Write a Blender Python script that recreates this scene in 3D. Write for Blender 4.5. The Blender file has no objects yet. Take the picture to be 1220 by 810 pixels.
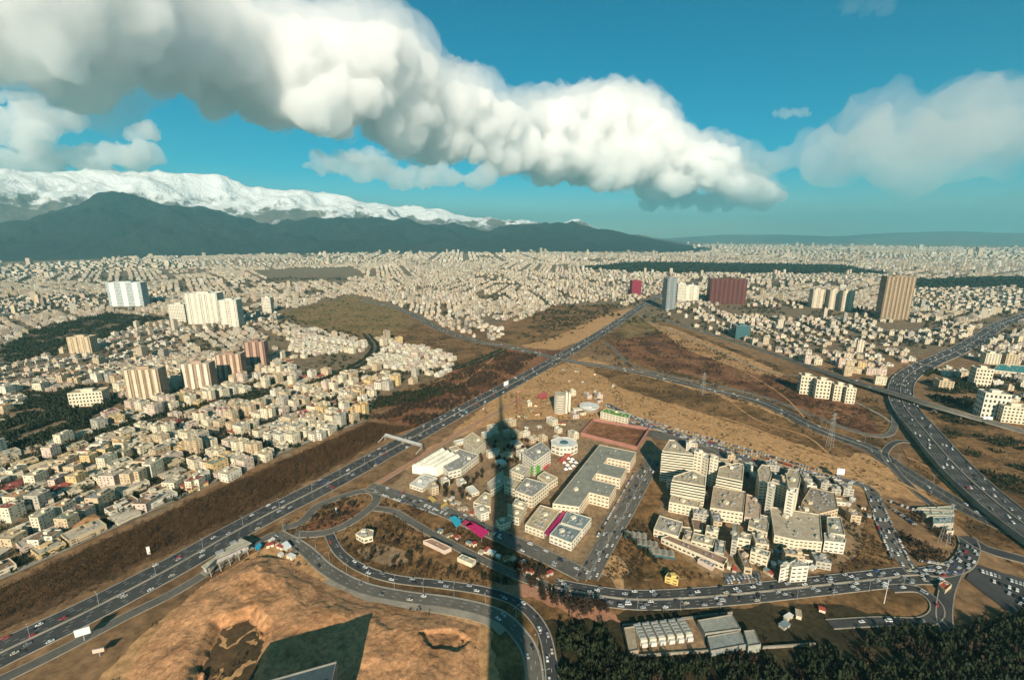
import bpy, bmesh, math, random, time
import numpy as np
from mathutils import Vector, noise as mnoise
T0 = time.time()
S = bpy.context.scene
COL = S.collection
R = math.radians
# ------------------------------------------------------------------ camera
F = 542.0; HORIZON = 280.0; CAMH = 300.0
PITCH = math.atan((405 - HORIZON) / F)
SP, CP = math.sin(PITCH), math.cos(PITCH)
cam = bpy.data.cameras.new('camera'); camo = bpy.data.objects.new('camera', cam); COL.objects.link(camo)
cam.sensor_width = 36; cam.lens = 36 * F / 1220; cam.clip_start = 1; cam.clip_end = 250000
camo.location = (0, 0, CAMH); camo.rotation_euler = (math.pi / 2 - PITCH, 0, 0); S.camera = camo
# ------------------------------------------------------------------ sky, sun, exposure
SUN_EL = 25.95; SHADOW_AZ = -1.9          # shadows run almost straight away from the tower
w = bpy.data.worlds.new('World'); S.world = w; w.use_nodes = True
nt = w.node_tree; bg = nt.nodes['Background']
sky = nt.nodes.new('ShaderNodeTexSky'); sky.sky_type = 'NISHITA'; sky.sun_disc = False
sky.sun_elevation = R(SUN_EL); sky.sun_rotation = R(180 + SHADOW_AZ)
sky.altitude = 1600; sky.air_density = 1.0; sky.dust_density = 0.2; sky.ozone_density = 2.0
hsv = nt.nodes.new('ShaderNodeHueSaturation'); hsv.inputs['Saturation'].default_value = 1.9; hsv.inputs['Hue'].default_value = 0.467
tint = nt.nodes.new('ShaderNodeMix'); tint.data_type = 'RGBA'; tint.blend_type = 'MULTIPLY'; tint.inputs[0].default_value = 1
tint.inputs[7].default_value = (0.8, 0.86, 0.86, 1)
nt.links.new(sky.outputs[0], hsv.inputs['Color']); nt.links.new(hsv.outputs[0], tint.inputs[6])
nt.links.new(tint.outputs[2], bg.inputs[0]); bg.inputs[1].default_value = 0.05
sl = bpy.data.lights.new('sun', 'SUN'); sl.energy = 5.0; sl.angle = R(0.53); sl.color = (1, 0.87, 0.69)
so = bpy.data.objects.new('sun', sl); COL.objects.link(so)
SD = Vector((math.sin(R(SHADOW_AZ)) * math.cos(R(SUN_EL)), math.cos(R(SHADOW_AZ)) * math.cos(R(SUN_EL)), -math.sin(R(SUN_EL))))
so.rotation_euler = SD.to_track_quat('-Z', 'Y').to_euler()
vs = S.view_settings; vs.view_transform = 'Standard'; vs.look = 'None'; vs.exposure = 1.0; vs.gamma = 1; vs.use_curve_mapping = False
cy = S.cycles; cy.use_denoising = True; cy.max_bounces = 16; cy.diffuse_bounces = 2; cy.glossy_bounces = 2
cy.transmission_bounces = 2; cy.volume_bounces = 14; cy.transparent_max_bounces = 8
# ------------------------------------------------------------------ photo pixel -> place on the ground
def ray(px, py):
    u = (px - 610) / F; v = (py - 405) / F
    return np.array([u, CP - v * SP, -SP - v * CP])
def G(px, py, z=0.0):
    d = ray(px, py); t = (CAMH - z) / (-d[2]); return (d[0] * t, d[1] * t)
def HT(px, yb, yt):
    """height of an upright thing whose foot is seen at (px,yb) and top at row yt"""
    y = G(px, yb)[1]; d = ray(px, yt); return CAMH + d[2] * y / d[1]
def at_dist(px, py, dist):
    d = ray(px, py); t = dist / math.hypot(d[0], d[1]); return np.array([0, 0, CAMH]) + d * t
def PX(x, y, z=0.0):
    """world -> photo pixel (arrays allowed)"""
    dy = y; dz = z - CAMH
    dep = dy * CP - dz * SP; up = dy * SP + dz * CP
    return 610 + F * x / dep, 405 - F * up / dep
def inpoly(px, py, poly):
    px = np.asarray(px, float); py = np.asarray(py, float); c = np.zeros(px.shape, bool); n = len(poly); j = n - 1
    for i in range(n):
        xi, yi = poly[i]; xj, yj = poly[j]
        if yi != yj: c ^= ((yi > py) != (yj > py)) & (px < (xj - xi) * (py - yi) / (yj - yi) + xi)
        j = i
    return c
# ------------------------------------------------------------------ materials
MATS = {}
def newmat(name):
    m = bpy.data.materials.new(name); m.use_nodes = True; MATS[name] = m; return m
def nodes(m): return m.node_tree.nodes, m.node_tree.links
def ramp(n, stops):
    r = n.new('ShaderNodeValToRGB'); e = r.color_ramp.elements
    while len(e) < len(stops): e.new(0.5)
    for i, (p, c) in enumerate(stops):
        e[i].position = p; e[i].color = (*c, 1)
    return r
def noise_node(n, l, scale, detail=6, rough=0.6, coord='pos', dist=0.0):
    if coord == 'pos': c = n.new('ShaderNodeNewGeometry').outputs['Position']
    else: c = n.new('ShaderNodeTexCoord').outputs['Object']
    t = n.new('ShaderNodeTexNoise'); t.inputs['Scale'].default_value = scale; t.inputs['Detail'].default_value = detail
    t.inputs['Roughness'].default_value = rough; t.inputs['Distortion'].default_value = dist
    l.new(c, t.inputs['Vector']); return t.outputs['Fac']
def mixc(n, l, fac, a, b, mode='MIX'):
    m = n.new('ShaderNodeMix'); m.data_type = 'RGBA'; m.blend_type = mode
    for v, s in ((fac, m.inputs[0]), (a, m.inputs[6]), (b, m.inputs[7])):
        if hasattr(v, 'node'): l.new(v, s)
        else: s.default_value = v if isinstance(v, (int, float)) else (*v[:3], 1)
    return m.outputs[2]
def pm(name, stops, scale, rough=0.9, fine=None, spec=0.2, bump=0, metal=0.0, coord='pos', base=None, vary=0.35):
    """procedural colour: a noise ramp of real colours, broken up by a second finer noise.
    base: 'obj' takes the object's own colour, 'face' a colour stored per building"""
    m = newmat(name); n, l = nodes(m); b = n['Principled BSDF']
    nz = noise_node(n, l, scale, 8, 0.65, coord)
    if base is None:
        rp = ramp(n, stops); l.new(nz, rp.inputs[0]); c = rp.outputs[0]
    else:
        if base == 'obj': src = n.new('ShaderNodeObjectInfo').outputs['Color']
        else:
            at = n.new('ShaderNodeAttribute'); at.attribute_name = 'paint'; src = at.outputs['Color']
        rp = ramp(n, [(0.3, (1 - vary,) * 3), (0.7, (1 + vary * .3,) * 3)]); l.new(nz, rp.inputs[0])
        c = mixc(n, l, 1.0, src, rp.outputs[0], 'MULTIPLY')
    if fine:
        f = noise_node(n, l, fine[0], 5, 0.7, coord)
        r2 = ramp(n, [(0.35, (1 - fine[1],) * 3), (0.65, (1 + fine[1] * .6,) * 3)]); l.new(f, r2.inputs[0])
        c = mixc(n, l, 1.0, c, r2.outputs[0], 'MULTIPLY')
    l.new(c, b.inputs['Base Color']); b.inputs['Roughness'].default_value = rough
    b.inputs['Specular IOR Level'].default_value = spec; b.inputs['Metallic'].default_value = metal
    if bump:
        bp = n.new('ShaderNodeBump'); bp.inputs['Strength'].default_value = bump; bp.inputs['Distance'].default_value = 1.0
        l.new(noise_node(n, l, (fine[0] if fine else scale * 4), 6, 0.7, coord), bp.inputs['Height']); l.new(bp.outputs[0], b.inputs['Normal'])
    return m
pm('ground', [(0.30, (0.088, 0.049, 0.025)), (0.45, (0.175, 0.100, 0.048)), (0.6, (0.245, 0.142, 0.070)), (0.75, (0.140, 0.095, 0.040))], 0.004, fine=(0.09, .5), bump=.3)
pm('city_ground', [(0.3, (0.117, 0.083, 0.052)), (0.5, (0.198, 0.138, 0.081)), (0.7, (0.082, 0.067, 0.033))], 0.012, fine=(0.09, .5))
pm('ochre', [(0.3, (0.154, 0.076, 0.034)), (0.42, (0.363, 0.18, 0.08)), (0.56, (0.462, 0.24, 0.115)), (0.7, (0.242, 0.118, 0.055))], 0.026, fine=(0.3, .42), bump=.9)
pm('sand', [(0.3, (0.280, 0.154, 0.064)), (0.5, (0.420, 0.237, 0.106)), (0.7, (0.326, 0.168, 0.067))], 0.014, fine=(0.16, .4), bump=.5)
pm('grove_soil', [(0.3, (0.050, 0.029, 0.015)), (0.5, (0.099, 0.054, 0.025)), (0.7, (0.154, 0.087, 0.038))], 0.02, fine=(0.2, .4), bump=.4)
pm('red_soil', [(0.32, (0.071, 0.034, 0.017)), (0.47, (0.143, 0.058, 0.028)), (0.6, (0.238, 0.111, 0.051)), (0.7, (0.119, 0.070, 0.029))], 0.013, fine=(0.12, .5), bump=.3)
pm('scrub', [(0.32, (0.054, 0.034, 0.014)), (0.45, (0.119, 0.065, 0.025)), (0.56, (0.226, 0.121, 0.050)), (0.7, (0.083, 0.054, 0.020))], 0.014, fine=(0.14, .5), bump=.4)
pm('grassland', [(0.32, (0.088, 0.065, 0.022)), (0.45, (0.163, 0.110, 0.040)), (0.58, (0.233, 0.142, 0.059)), (0.7, (0.128, 0.072, 0.030))], 0.011, fine=(0.12, .45))
pm('lawn', [(0.3, (0.018, 0.015, 0.007)), (0.5, (0.035, 0.028, 0.012)), (0.7, (0.058, 0.038, 0.018))], 0.03, fine=(0.25, .45), bump=.4)  # brown soil, deepened in colour to stand in for shade over the woodland floor
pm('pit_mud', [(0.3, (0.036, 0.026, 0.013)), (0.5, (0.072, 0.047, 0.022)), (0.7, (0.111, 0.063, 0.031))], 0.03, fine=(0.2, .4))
pm('asphalt', [(0.3, (.035, .035, .036)), (0.5, (.05, .049, .047)), (0.7, (.066, .063, .058))], 0.03, rough=.85, fine=(0.4, .18))
pm('old_asphalt', [(0.3, (.075, .068, .058)), (0.5, (.105, .095, .08)), (0.7, (.13, .115, .095))], 0.03, rough=.9, fine=(0.3, .2))
pm('concrete', [(0.3, (.16, .14, .11)), (0.5, (.24, .21, .165)), (0.7, (.30, .26, .20))], 0.05, fine=(0.5, .15))
pm('paving', [(0.3, (0.119, 0.080, 0.047)), (0.48, (0.226, 0.147, 0.083)), (0.6, (0.285, 0.180, 0.097)), (0.75, (0.178, 0.095, 0.051))], 0.035, fine=(0.22, .4))
pm('brick_paving', [(0.3, (.26, .12, .07)), (0.5, (.35, .17, .10)), (0.7, (.30, .17, .11))], 0.05, fine=(0.4, .2))
pm('white_paint', [(0.3, (.35, .34, .31)), (0.7, (.62, .60, .56))], 0.2)
pm('wall', None, 0.09, fine=(0.6, .12), base='obj', vary=.22)
pm('roof', None, 0.12, fine=(0.5, .22), base='obj', vary=.35)
pm('coat', None, 0.3, rough=.35, base='obj', vary=.06, spec=.5)
pm('far_roofs', None, 0.05, base='face', vary=.3)
pm('glass', [(0.3, (.018, .022, .026)), (0.7, (.04, .045, .048))], 0.35, rough=.12, spec=.6)
pm('blue_glass', [(0.3, (.03, .07, .085)), (0.7, (.06, .12, .135))], 0.15, rough=.1, spec=.7)
pm('steel', [(0.3, (.28, .28, .27)), (0.7, (.42, .41, .39))], 0.5, rough=.45, metal=.4)
pm('bark', [(0.3, (.045, .032, .022)), (0.7, (.085, .06, .04))], 1.0, coord='obj')
pm('twigs', [(0.3, (0.039, 0.022, 0.010)), (0.5, (0.066, 0.035, 0.015)), (0.7, (0.109, 0.058, 0.023))], 0.06, fine=(0.6, .4))
pm('dark_twigs', [(0.3, (.022, .015, .010)), (0.5, (.036, .024, .015)), (0.7, (.06, .038, .022))], 0.06, fine=(0.6, .4))
pm('needles', [(0.3, (.010, .016, .008)), (0.5, (.018, .026, .011)), (0.7, (.034, .038, .017))], 0.08, fine=(0.8, .4))
pm('rock_with_cloud_shade', [(0.3, (.009, .013, .013)), (0.5, (.014, .018, .017)), (0.72, (.032, .031, .026))], 0.0012, fine=(0.006, .3))  # rock darkened and blued: cloud shadow on the foothills put into the colour
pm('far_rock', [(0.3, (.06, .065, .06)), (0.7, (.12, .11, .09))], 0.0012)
pm('rubber', [(0.3, (.02, .02, .02)), (0.7, (.035, .035, .035))], 2.0)
# walls of far blocks: storeys and bays of glass too far away to be built singly
m = newmat('far_walls'); n, l = nodes(m); b = n['Principled BSDF']
at = n.new('ShaderNodeAttribute'); at.attribute_name = 'paint'
ge = n.new('ShaderNodeNewGeometry'); sx = n.new('ShaderNodeSeparateXYZ'); l.new(ge.outputs['Position'], sx.inputs[0])
def mth(op, a, c=None):
    q = n.new('ShaderNodeMath'); q.operation = op
    for v, s in ((a, q.inputs[0]), (c, q.inputs[1])):
        if v is None: continue
        if hasattr(v, 'node'): l.new(v, s)
        else: s.default_value = v
    return q.outputs[0]
fz = mth('FRACT', mth('DIVIDE', sx.outputs[2], 3.3)); gz = mth('MULTIPLY', mth('GREATER_THAN', fz, .32), mth('LESS_THAN', fz, .78))
hx = mth('FRACT', mth('DIVIDE', mth('ADD', sx.outputs[0], mth('MULTIPLY', sx.outputs[1], .7)), 4.1)); gx = mth('LESS_THAN', hx, .52)
l.new(mixc(n, l, mth('MULTIPLY', gz, gx), at.outputs['Color'], (.05, .05, .05)), b.inputs['Base Color']); b.inputs['Roughness'].default_value = .85
# ------------------------------------------------------------------ mesh builder
class MB:
    def __init__(s): s.v = []; s.f = []; s.m = []; s.k = 0
    def add(s, V, Fs, mi=0):
        b0 = len(s.v); s.v += [tuple(p) for p in V]; s.f += [tuple(i + b0 for i in f) for f in Fs]; s.m += [mi] * len(Fs)
    def box(s, cx, cy, z0, w, d, h, rot=0.0, mi=0, bottom=False, taper=1.0):
        c, q = math.cos(rot), math.sin(rot); P = []
        for zz, k in ((z0, 1.0), (z0 + h, taper)):
            for x, y in ((-w / 2, -d / 2), (w / 2, -d / 2), (w / 2, d / 2), (-w / 2, d / 2)):
                x *= k; y *= k
                P.append((cx + x * c - y * q, cy + x * q + y * c, zz))
        Fs = [(4, 5, 6, 7), (0, 1, 5, 4), (1, 2, 6, 5), (2, 3, 7, 6), (3, 0, 4, 7)]
        if bottom: Fs.append((3, 2, 1, 0))
        s.add(P, Fs, mi)
    def prism(s, poly, z0, z1, mi=0, top=True, bottom=False):
        a = sum(poly[i][0] * poly[(i + 1) % len(poly)][1] - poly[(i + 1) % len(poly)][0] * poly[i][1] for i in range(len(poly)))
        if a < 0: poly = poly[::-1]
        n = len(poly); P = [(x, y, z0) for x, y in poly] + [(x, y, z1) for x, y in poly]
        Fs = [(i, (i + 1) % n, n + (i + 1) % n, n + i) for i in range(n)]
        if top: Fs.append(tuple(range(n, 2 * n)))
        if bottom: Fs.append(tuple(reversed(range(n))))
        s.add(P, Fs, mi)
    def cyl(s, cx, cy, z0, r0, r1, h, n=10, mi=0, top=True):
        P = [(cx + r * math.cos(2 * math.pi * i / n), cy + r * math.sin(2 * math.pi * i / n), z) for z, r in ((z0, r0), (z0 + h, r1)) for i in range(n)]
        Fs = [(i, (i + 1) % n, n + (i + 1) % n, n + i) for i in range(n)]
        if top: Fs.append(tuple(range(n, 2 * n)))
        s.add(P, Fs, mi)
    def bar(s, a, b, r, n=4, mi=0, r2=None):
        a = Vector(a); b = Vector(b); d = (b - a).normalized(); u = d.orthogonal().normalized(); q = d.cross(u)
        r2 = r if r2 is None else r2
        P = [tuple(p + (u * math.cos(2 * math.pi * (i + .5) / n) + q * math.sin(2 * math.pi * (i + .5) / n)) * rr) for p, rr in ((a, r), (b, r2)) for i in range(n)]
        Fs = [(i, (i + 1) % n, n + (i + 1) % n, n + i) for i in range(n)] + [tuple(range(n, 2 * n)), tuple(reversed(range(n)))]
        s.add(P, Fs, mi)
    def mesh(s, name, *mats):
        me = bpy.data.meshes.new(name); me.from_pydata(s.v, [], s.f)
        for mm in mats: me.materials.append(MATS[mm])
        if len(mats) > 1: me.polygons.foreach_set('material_index', s.m)
        me.update(); return me
    def build(s, name, mats, parent=None, color=None, kind=None):
        return link(name, s.mesh(name, *([mats] if isinstance(mats, str) else mats)), parent, color, kind)
def link(name, data, parent=None, color=None, kind=None):
    o = bpy.data.objects.new(name, data); COL.objects.link(o)
    if parent is not None: o.parent = parent
    if color is not None: o.color = (*color[:3], 1)
    if kind: o['kind'] = kind
    return o
def tag(o, label, cat, group=None):
    o['label'] = label; o['category'] = cat
    if group: o['group'] = group
    return o
def thing(name, label, cat, loc=(0, 0, 0), rz=0.0, group=None):
    o = bpy.data.objects.new(name, None); COL.objects.link(o); o.empty_display_size = 2
    o.location = loc; o.rotation_euler = (0, 0, rz); return tag(o, label, cat, group)
def struct(o): o['kind'] = 'structure'; return o
def quads_mesh(name, V, nf, mats, midx=None, cols=None):
    """V: (nf*4,3) array of separate quads, joined fast"""
    me = bpy.data.meshes.new(name); nv = len(V)
    me.vertices.add(nv); me.vertices.foreach_set('co', np.asarray(V, np.float32).ravel())
    me.loops.add(nv); me.loops.foreach_set('vertex_index', np.arange(nv, dtype=np.int32))
    me.polygons.add(nf); me.polygons.foreach_set('loop_start', np.arange(0, nv, 4, dtype=np.int32))
    for mm in mats: me.materials.append(MATS[mm])
    if midx is not None: me.polygons.foreach_set('material_index', np.asarray(midx, np.int32))
    if cols is not None:
        a = me.attributes.new('paint', 'FLOAT_COLOR', 'FACE'); a.data.foreach_set('color', np.asarray(cols, np.float32).ravel())
    me.update(calc_edges=True); return me
# ------------------------------------------------------------------ ground
random.seed(11); rng = np.random.default_rng(5)
GR = 44000
bm = MB(); bm.add([(-GR, -3000, 0), (GR, -3000, 0), (GR, GR, 0), (-GR, GR, 0)], [(0, 1, 2, 3)])
struct(bm.build('ground', 'ground'))
def rough_edge(poly, step, amp, seed=0):
    out = []; n = len(poly)
    for i in range(n):
        a, b = np.array(poly[i]), np.array(poly[(i + 1) % n]); L = np.linalg.norm(b - a); k = max(1, int(L / (step * .3)))
        nn = np.array([-(b - a)[1], (b - a)[0]]) / max(L, 1e-6)
        for j in range(k):
            p = a + (b - a) * j / k
            p = p + nn * amp * mnoise.fractal(Vector((p[0] / step * .5, p[1] / step * .5, seed)), .7, 2.1, 4) * 1.9 * min(1, 4 * j / k, 4 * (k - j) / k)
            out.append((float(p[0]), float(p[1])))
    return out
def Z0(ox, oy, s): return lambda *p: [(ox + p[i] / s, oy + p[i + 1] / s) for i in range(0, len(p), 2)]
PZ = [0.06]
def patch(name, pxpoly, mat, step=12, amp=4, z=None):
    """a sheet of other ground, laid a little above the one below"""
    PZ[0] += 0.02
    poly = rough_edge([G(*p) for p in pxpoly], step, amp, len(name))
    b = MB(); b.add([(x, y, z or PZ[0]) for x, y in poly], [tuple(range(len(poly)))])
    return struct(b.build(name, mat))
patch('city_ground', [(-60, 292), (1280, 290), (1290, 420), (1190, 420), (1090, 425), (1000, 430), (905, 412), (800, 385), (745, 370), (640, 372), (560, 395), (440, 360), (330, 372), (420, 400), (545, 440), (430, 480), (440, 500), (250, 580), (-60, 715)], 'city_ground', 60, 15)
patch('grassland', [(335, 372), (420, 352), (470, 366), (495, 385), (460, 402), (400, 396), (350, 385)], 'grassland', 20, 8)
patch('scrubland', [(495, 385), (540, 402), (610, 414), (640, 432), (600, 462), (540, 440), (520, 418), (460, 402)], 'scrub', 20, 8)
patch('red_hillside', [(540, 438), (575, 425), (640, 420), (640, 436), (600, 462), (545, 492), (500, 512), (452, 500), (480, 470), (520, 468)], 'red_soil', 15, 6)
patch('khaki_hill', [(585, 405), (610, 385), (660, 365), (730, 362), (742, 372), (700, 395), (660, 412), (620, 412)], 'scrub', 25, 8)
patch('ochre_cutting', [(620, 412), (660, 402), (720, 375), (755, 366), (745, 374), (700, 402), (660, 418)], 'sand', 25, 6)
patch('brown_field', [(600, 414), (680, 418), (640, 440), (600, 440)], 'red_soil', 15, 4)
patch('scrubland', [(700, 405), (755, 375), (800, 386), (905, 428), (1019, 462), (1060, 490), (1055, 535), (1000, 520), (905, 478), (760, 440)], 'scrub', 18, 6)
patch('red_hillside', [(720, 408), (790, 398), (850, 425), (930, 450), (1020, 478), (1050, 520), (990, 505), (860, 455), (760, 432)], 'red_soil', 18, 7)
patch('grassland', [(735, 385), (765, 370), (790, 378), (780, 394), (745, 402)], 'grassland', 12, 4)
patch('sandy_slope', [(770, 383), (800, 390), (905, 432), (940, 450), (900, 446), (820, 418)], 'sand', 12, 4)
patch('site_yard', [(600, 466), (650, 440), (700, 425), (760, 445), (905, 483), (1040, 545), (1130, 600), (1040, 590), (900, 556), (800, 520), (740, 500), (600, 560), (480, 560)], 'sand', 14, 5)
patch('scrubland', [(690, 432), (760, 446), (905, 486), (1030, 540), (1000, 545), (860, 500), (740, 462)], 'scrub', 14, 5)
patch('ochre_bank', [(800, 500), (880, 505), (960, 540), (1060, 575), (1120, 606), (1040, 582), (900, 545), (800, 515)], 'sand', 14, 4)
patch('fairground_paving', [(470, 575), (520, 530), (600, 500), (700, 500), (775, 520), (790, 545), (700, 690), (600, 645), (445, 585)], 'paving', 14, 1)
patch('hospital_paving', [(790, 545), (830, 520), (900, 550), (1010, 575), (1030, 620), (1025, 660), (950, 690), (800, 695), (700, 690), (755, 590)], 'paving', 14, 2)
patch('lawn_slope', [(765, 548), (792, 560), (782, 640), (850, 690), (700, 690), (745, 600)], 'scrub', 10, 2)
patch('lawn', [(1035, 600), (1060, 640), (1078, 672), (1060, 684), (1000, 686), (1030, 650)], 'scrub', 10, 2)
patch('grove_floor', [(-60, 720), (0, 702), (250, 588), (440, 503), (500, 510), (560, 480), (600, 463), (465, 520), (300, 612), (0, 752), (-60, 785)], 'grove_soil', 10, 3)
patch('roadside_scrub', [(300, 640), (440, 572), (600, 640), (720, 690), (1100, 690), (1120, 745), (1290, 700), (1300, 900), (500, 900), (590, 760), (560, 720), (440, 705), (330, 645)], 'scrub', 10, 2)
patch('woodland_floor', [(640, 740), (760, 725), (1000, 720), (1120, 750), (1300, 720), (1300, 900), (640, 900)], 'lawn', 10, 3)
patch('interchange_green', [(1075, 535), (1100, 530), (1150, 580), (1220, 640), (1260, 700), (1180, 660), (1110, 600)], 'scrub', 10, 3)
patch('interchange_green', [(1100, 480), (1290, 520), (1300, 660), (1220, 620), (1140, 540)], 'scrub', 10, 3)
patch('building_site', [(100, 830), (170, 755), (300, 660), (345, 640), (400, 690), (520, 722), (582, 740), (600, 830)], 'sand', 8, 2)
patch('plaza', Z0(330, 590, 7.3625)(700, 480, 800, 450, 930, 430, 1060, 460, 1178, 510, 1178, 590, 1000, 620, 860, 590, 740, 550), 'paving', 6, .5)
patch('garden_soil', Z0(330, 590, 7.3625)(250, 300, 330, 230, 560, 80, 780, 70, 700, 180, 520, 290, 350, 330), 'red_soil', 6, 1)
patch('garden_soil', Z0(470, 590, 7.3625)(0, 260, 250, 330, 420, 480, 380, 600, 200, 520, 0, 460), 'scrub', 6, 1)
patch('verge', [(575, 690), (640, 700), (720, 722), (740, 742), (690, 738), (640, 715), (600, 706)], 'brick_paving', 6, 2)
# heaped and dug earth of the building pit
def pit():
    nx, ny = 200, 120; x0, x1, y0, y1 = -275, -10, 246, 372
    V = []; Fs = []; I = {}
    edge = [G(*p) for p in ((150, 800), (185, 742), (250, 690), (318, 652), (345, 660), (375, 685), (440, 712), (520, 728), (574, 745), (579, 900), (100, 900))]
    X, Y = np.meshgrid(np.linspace(x0, x1, nx), np.linspace(y0, y1, ny)); ins = inpoly(X, Y, edge)
    hole = [G(*p) for p in ((240, 800), (264, 750), (296, 738), (314, 756), (310, 790), (296, 830), (236, 830))]
    hole2 = [G(*p) for p in ((500, 760), (540, 752), (560, 765), (545, 780), (512, 778))]
    WX = X + np.vectorize(lambda a, b: 5 * mnoise.noise(Vector((a / 9, b / 9, 1))))(X, Y); inh = inpoly(WX, Y, hole); inh2 = inpoly(X, Y, hole2)
    ed = np.array(edge); 
    def dist(poly, P):
        d = np.full(len(P), 1e9)
        for i in range(len(poly)):
            a, b = np.array(poly[i]), np.array(poly[(i + 1) % len(poly)]); ab = b - a
            t = np.clip(((P - a) @ ab) / (ab @ ab), 0, 1); d = np.minimum(d, np.linalg.norm(P - (a + t[:, None] * ab), axis=1))
        return d
    P = np.stack([X.ravel(), Y.ravel()], 1); de = dist(edge, P); dh = dist(hole, P)
    Z = np.zeros(len(P))
    for i, (x, y) in enumerate(P):
        q = Vector((x / 26, y / 26, .3)); r = mnoise.fractal(q, .95, 2.1, 5)
        rd = 1 - abs(mnoise.noise(Vector((x / 22, y / 34, 5)))) * 2
        rim = min(1, de[i] / 30)
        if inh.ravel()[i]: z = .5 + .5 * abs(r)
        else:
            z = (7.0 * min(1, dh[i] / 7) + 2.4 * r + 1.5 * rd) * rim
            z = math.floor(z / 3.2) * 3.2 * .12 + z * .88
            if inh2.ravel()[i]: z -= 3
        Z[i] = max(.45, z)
    for j in range(ny):
        for i in range(nx):
            k = j * nx + i
            if ins[j, i]: I[k] = len(V); V.append((P[k, 0], P[k, 1], Z[k]))
    mi = []
    for j in range(ny - 1):
        for i in range(nx - 1):
            q = [j * nx + i, j * nx + i + 1, (j + 1) * nx + i + 1, (j + 1) * nx + i]
            if all(k in I for k in q):
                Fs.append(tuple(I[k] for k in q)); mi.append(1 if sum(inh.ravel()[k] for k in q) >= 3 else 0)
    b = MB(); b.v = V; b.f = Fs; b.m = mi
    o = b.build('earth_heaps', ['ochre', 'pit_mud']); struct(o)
    for p in o.data.polygons: p.use_smooth = True
pit()
# ------------------------------------------------------------------ mountains
def interp(pts, x): return np.interp(x, [p[0] for p in pts], [p[1] for p in pts])
def range_mesh(name, crest, d0, dc, d1, amp, fr, na, nd, mat, seed, xa, xb, back=.25, foot=0):
    pxs = np.linspace(xa, xb, na); V = []; k = 0
    ts = np.concatenate([np.linspace(0, 1, int(nd * .7)), np.linspace(1, 2, nd - int(nd * .7) + 1)[1:]])
    for px in pxs:
        yc = interp(crest, px); d = ray(px, yc); hor = math.hypot(d[0], d[1]); dx, dy = d[0] / hor, d[1] / hor
        h = max(1, CAMH + d[2] / hor * dc)
        for t in ts:
            dd = d0 + (dc - d0) * t if t <= 1 else dc + (d1 - dc) * (t - 1)
            x, y = dx * dd, dy * dd
            s = t ** 1.15 if t <= 1 else 1 - (1 - back) * (t - 1)
            q = Vector((x / fr, y / fr, seed))
            r = mnoise.ridged_multi_fractal(q, .9, 2.05, 6, 1.0, 2.0) - 1.1
            r2 = mnoise.fractal(q * 3, .8, 2.1, 4)
            env = min(1, t * 1.6) * (1.0 if t > 1 else (1 - .5 * max(0, (t - .75) / .25))) * min(1, h / 700)
            V.append((x, y, max(foot, h * s + (r * amp + r2 * amp * .3) * env)))
    Fs = []; n = len(ts)
    for i in range(na - 1):
        for j in range(n - 1): Fs.append((i * n + j, (i + 1) * n + j, (i + 1) * n + j + 1, i * n + j + 1))
    b = MB(); b.v = V; b.f = Fs; b.m = [0] * len(Fs)
    o = b.build(name, mat); struct(o)
    for p in o.data.polygons: p.use_smooth = True
    return o
m = newmat('snow_rock'); n, l = nodes(m); b = n['Principled BSDF']
ge = n.new('ShaderNodeNewGeometry'); sx = n.new('ShaderNodeSeparateXYZ'); l.new(ge.outputs['Position'], sx.inputs[0])
sn = n.new('ShaderNodeSeparateXYZ'); l.new(ge.outputs['Normal'], sn.inputs[0])
def mth(op, a, c=None):
    q = n.new('ShaderNodeMath'); q.operation = op
    for v, s in ((a, q.inputs[0]), (c, q.inputs[1])):
        if v is None: continue
        if hasattr(v, 'node'): l.new(v, s)
        else: s.default_value = v
    return q.outputs[0]
line = mth('ADD', mth('MULTIPLY', sx.outputs[0], -.028), 600)          # the snow comes lower to the east
hh = mth('SUBTRACT', sx.outputs[2], line)
hh = mth('ADD', hh, mth('MULTIPLY', mth('SUBTRACT', noise_node(n, l, .0016, 10, .74, dist=.5), .5), 1700))
hh = mth('ADD', hh, mth('MULTIPLY', mth('SUBTRACT', sn.outputs[2], .86), 1100))
fac = mth('MULTIPLY', hh, 1 / 160.); cl = n.new('ShaderNodeClamp'); l.new(fac, cl.inputs[0])
rk = ramp(n, [(.3, (.055, .045, .036)), (.7, (.13, .105, .08))]); l.new(noise_node(n, l, .002, 8, .7), rk.inputs[0])
l.new(mixc(n, l, cl.outputs[0], rk.outputs[0], (.66, .66, .67)), b.inputs['Base Color'])
bp = n.new('ShaderNodeBump'); bp.inputs['Strength'].default_value = .9; bp.inputs['Distance'].default_value = 160; l.new(noise_node(n, l, .0028, 9, .68, dist=.6), bp.inputs['Height']); l.new(bp.outputs[0], b.inputs['Normal'])
rm_ = MATS['rock_with_cloud_shade']; rn_, rl_ = nodes(rm_); bp = rn_.new('ShaderNodeBump'); bp.inputs['Strength'].default_value = .7; bp.inputs['Distance'].default_value = 120; rl_.new(noise_node(rn_, rl_, .0035, 9, .66, dist=.8), bp.inputs['Height']); rl_.new(bp.outputs[0], rn_['Principled BSDF'].inputs['Normal']); b.inputs['Roughness'].default_value = .9
SNOW = [(-220, 205), (-60, 195), (0, 196), (60, 203), (110, 206), (180, 204), (225, 210), (265, 213), (300, 222), (335, 224), (380, 231), (420, 236), (450, 243), (480, 251), (520, 250), (560, 255), (595, 262), (620, 266), (680, 266), (720, 274), (760, 281), (800, 287), (840, 291), (860, 293)]
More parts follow.
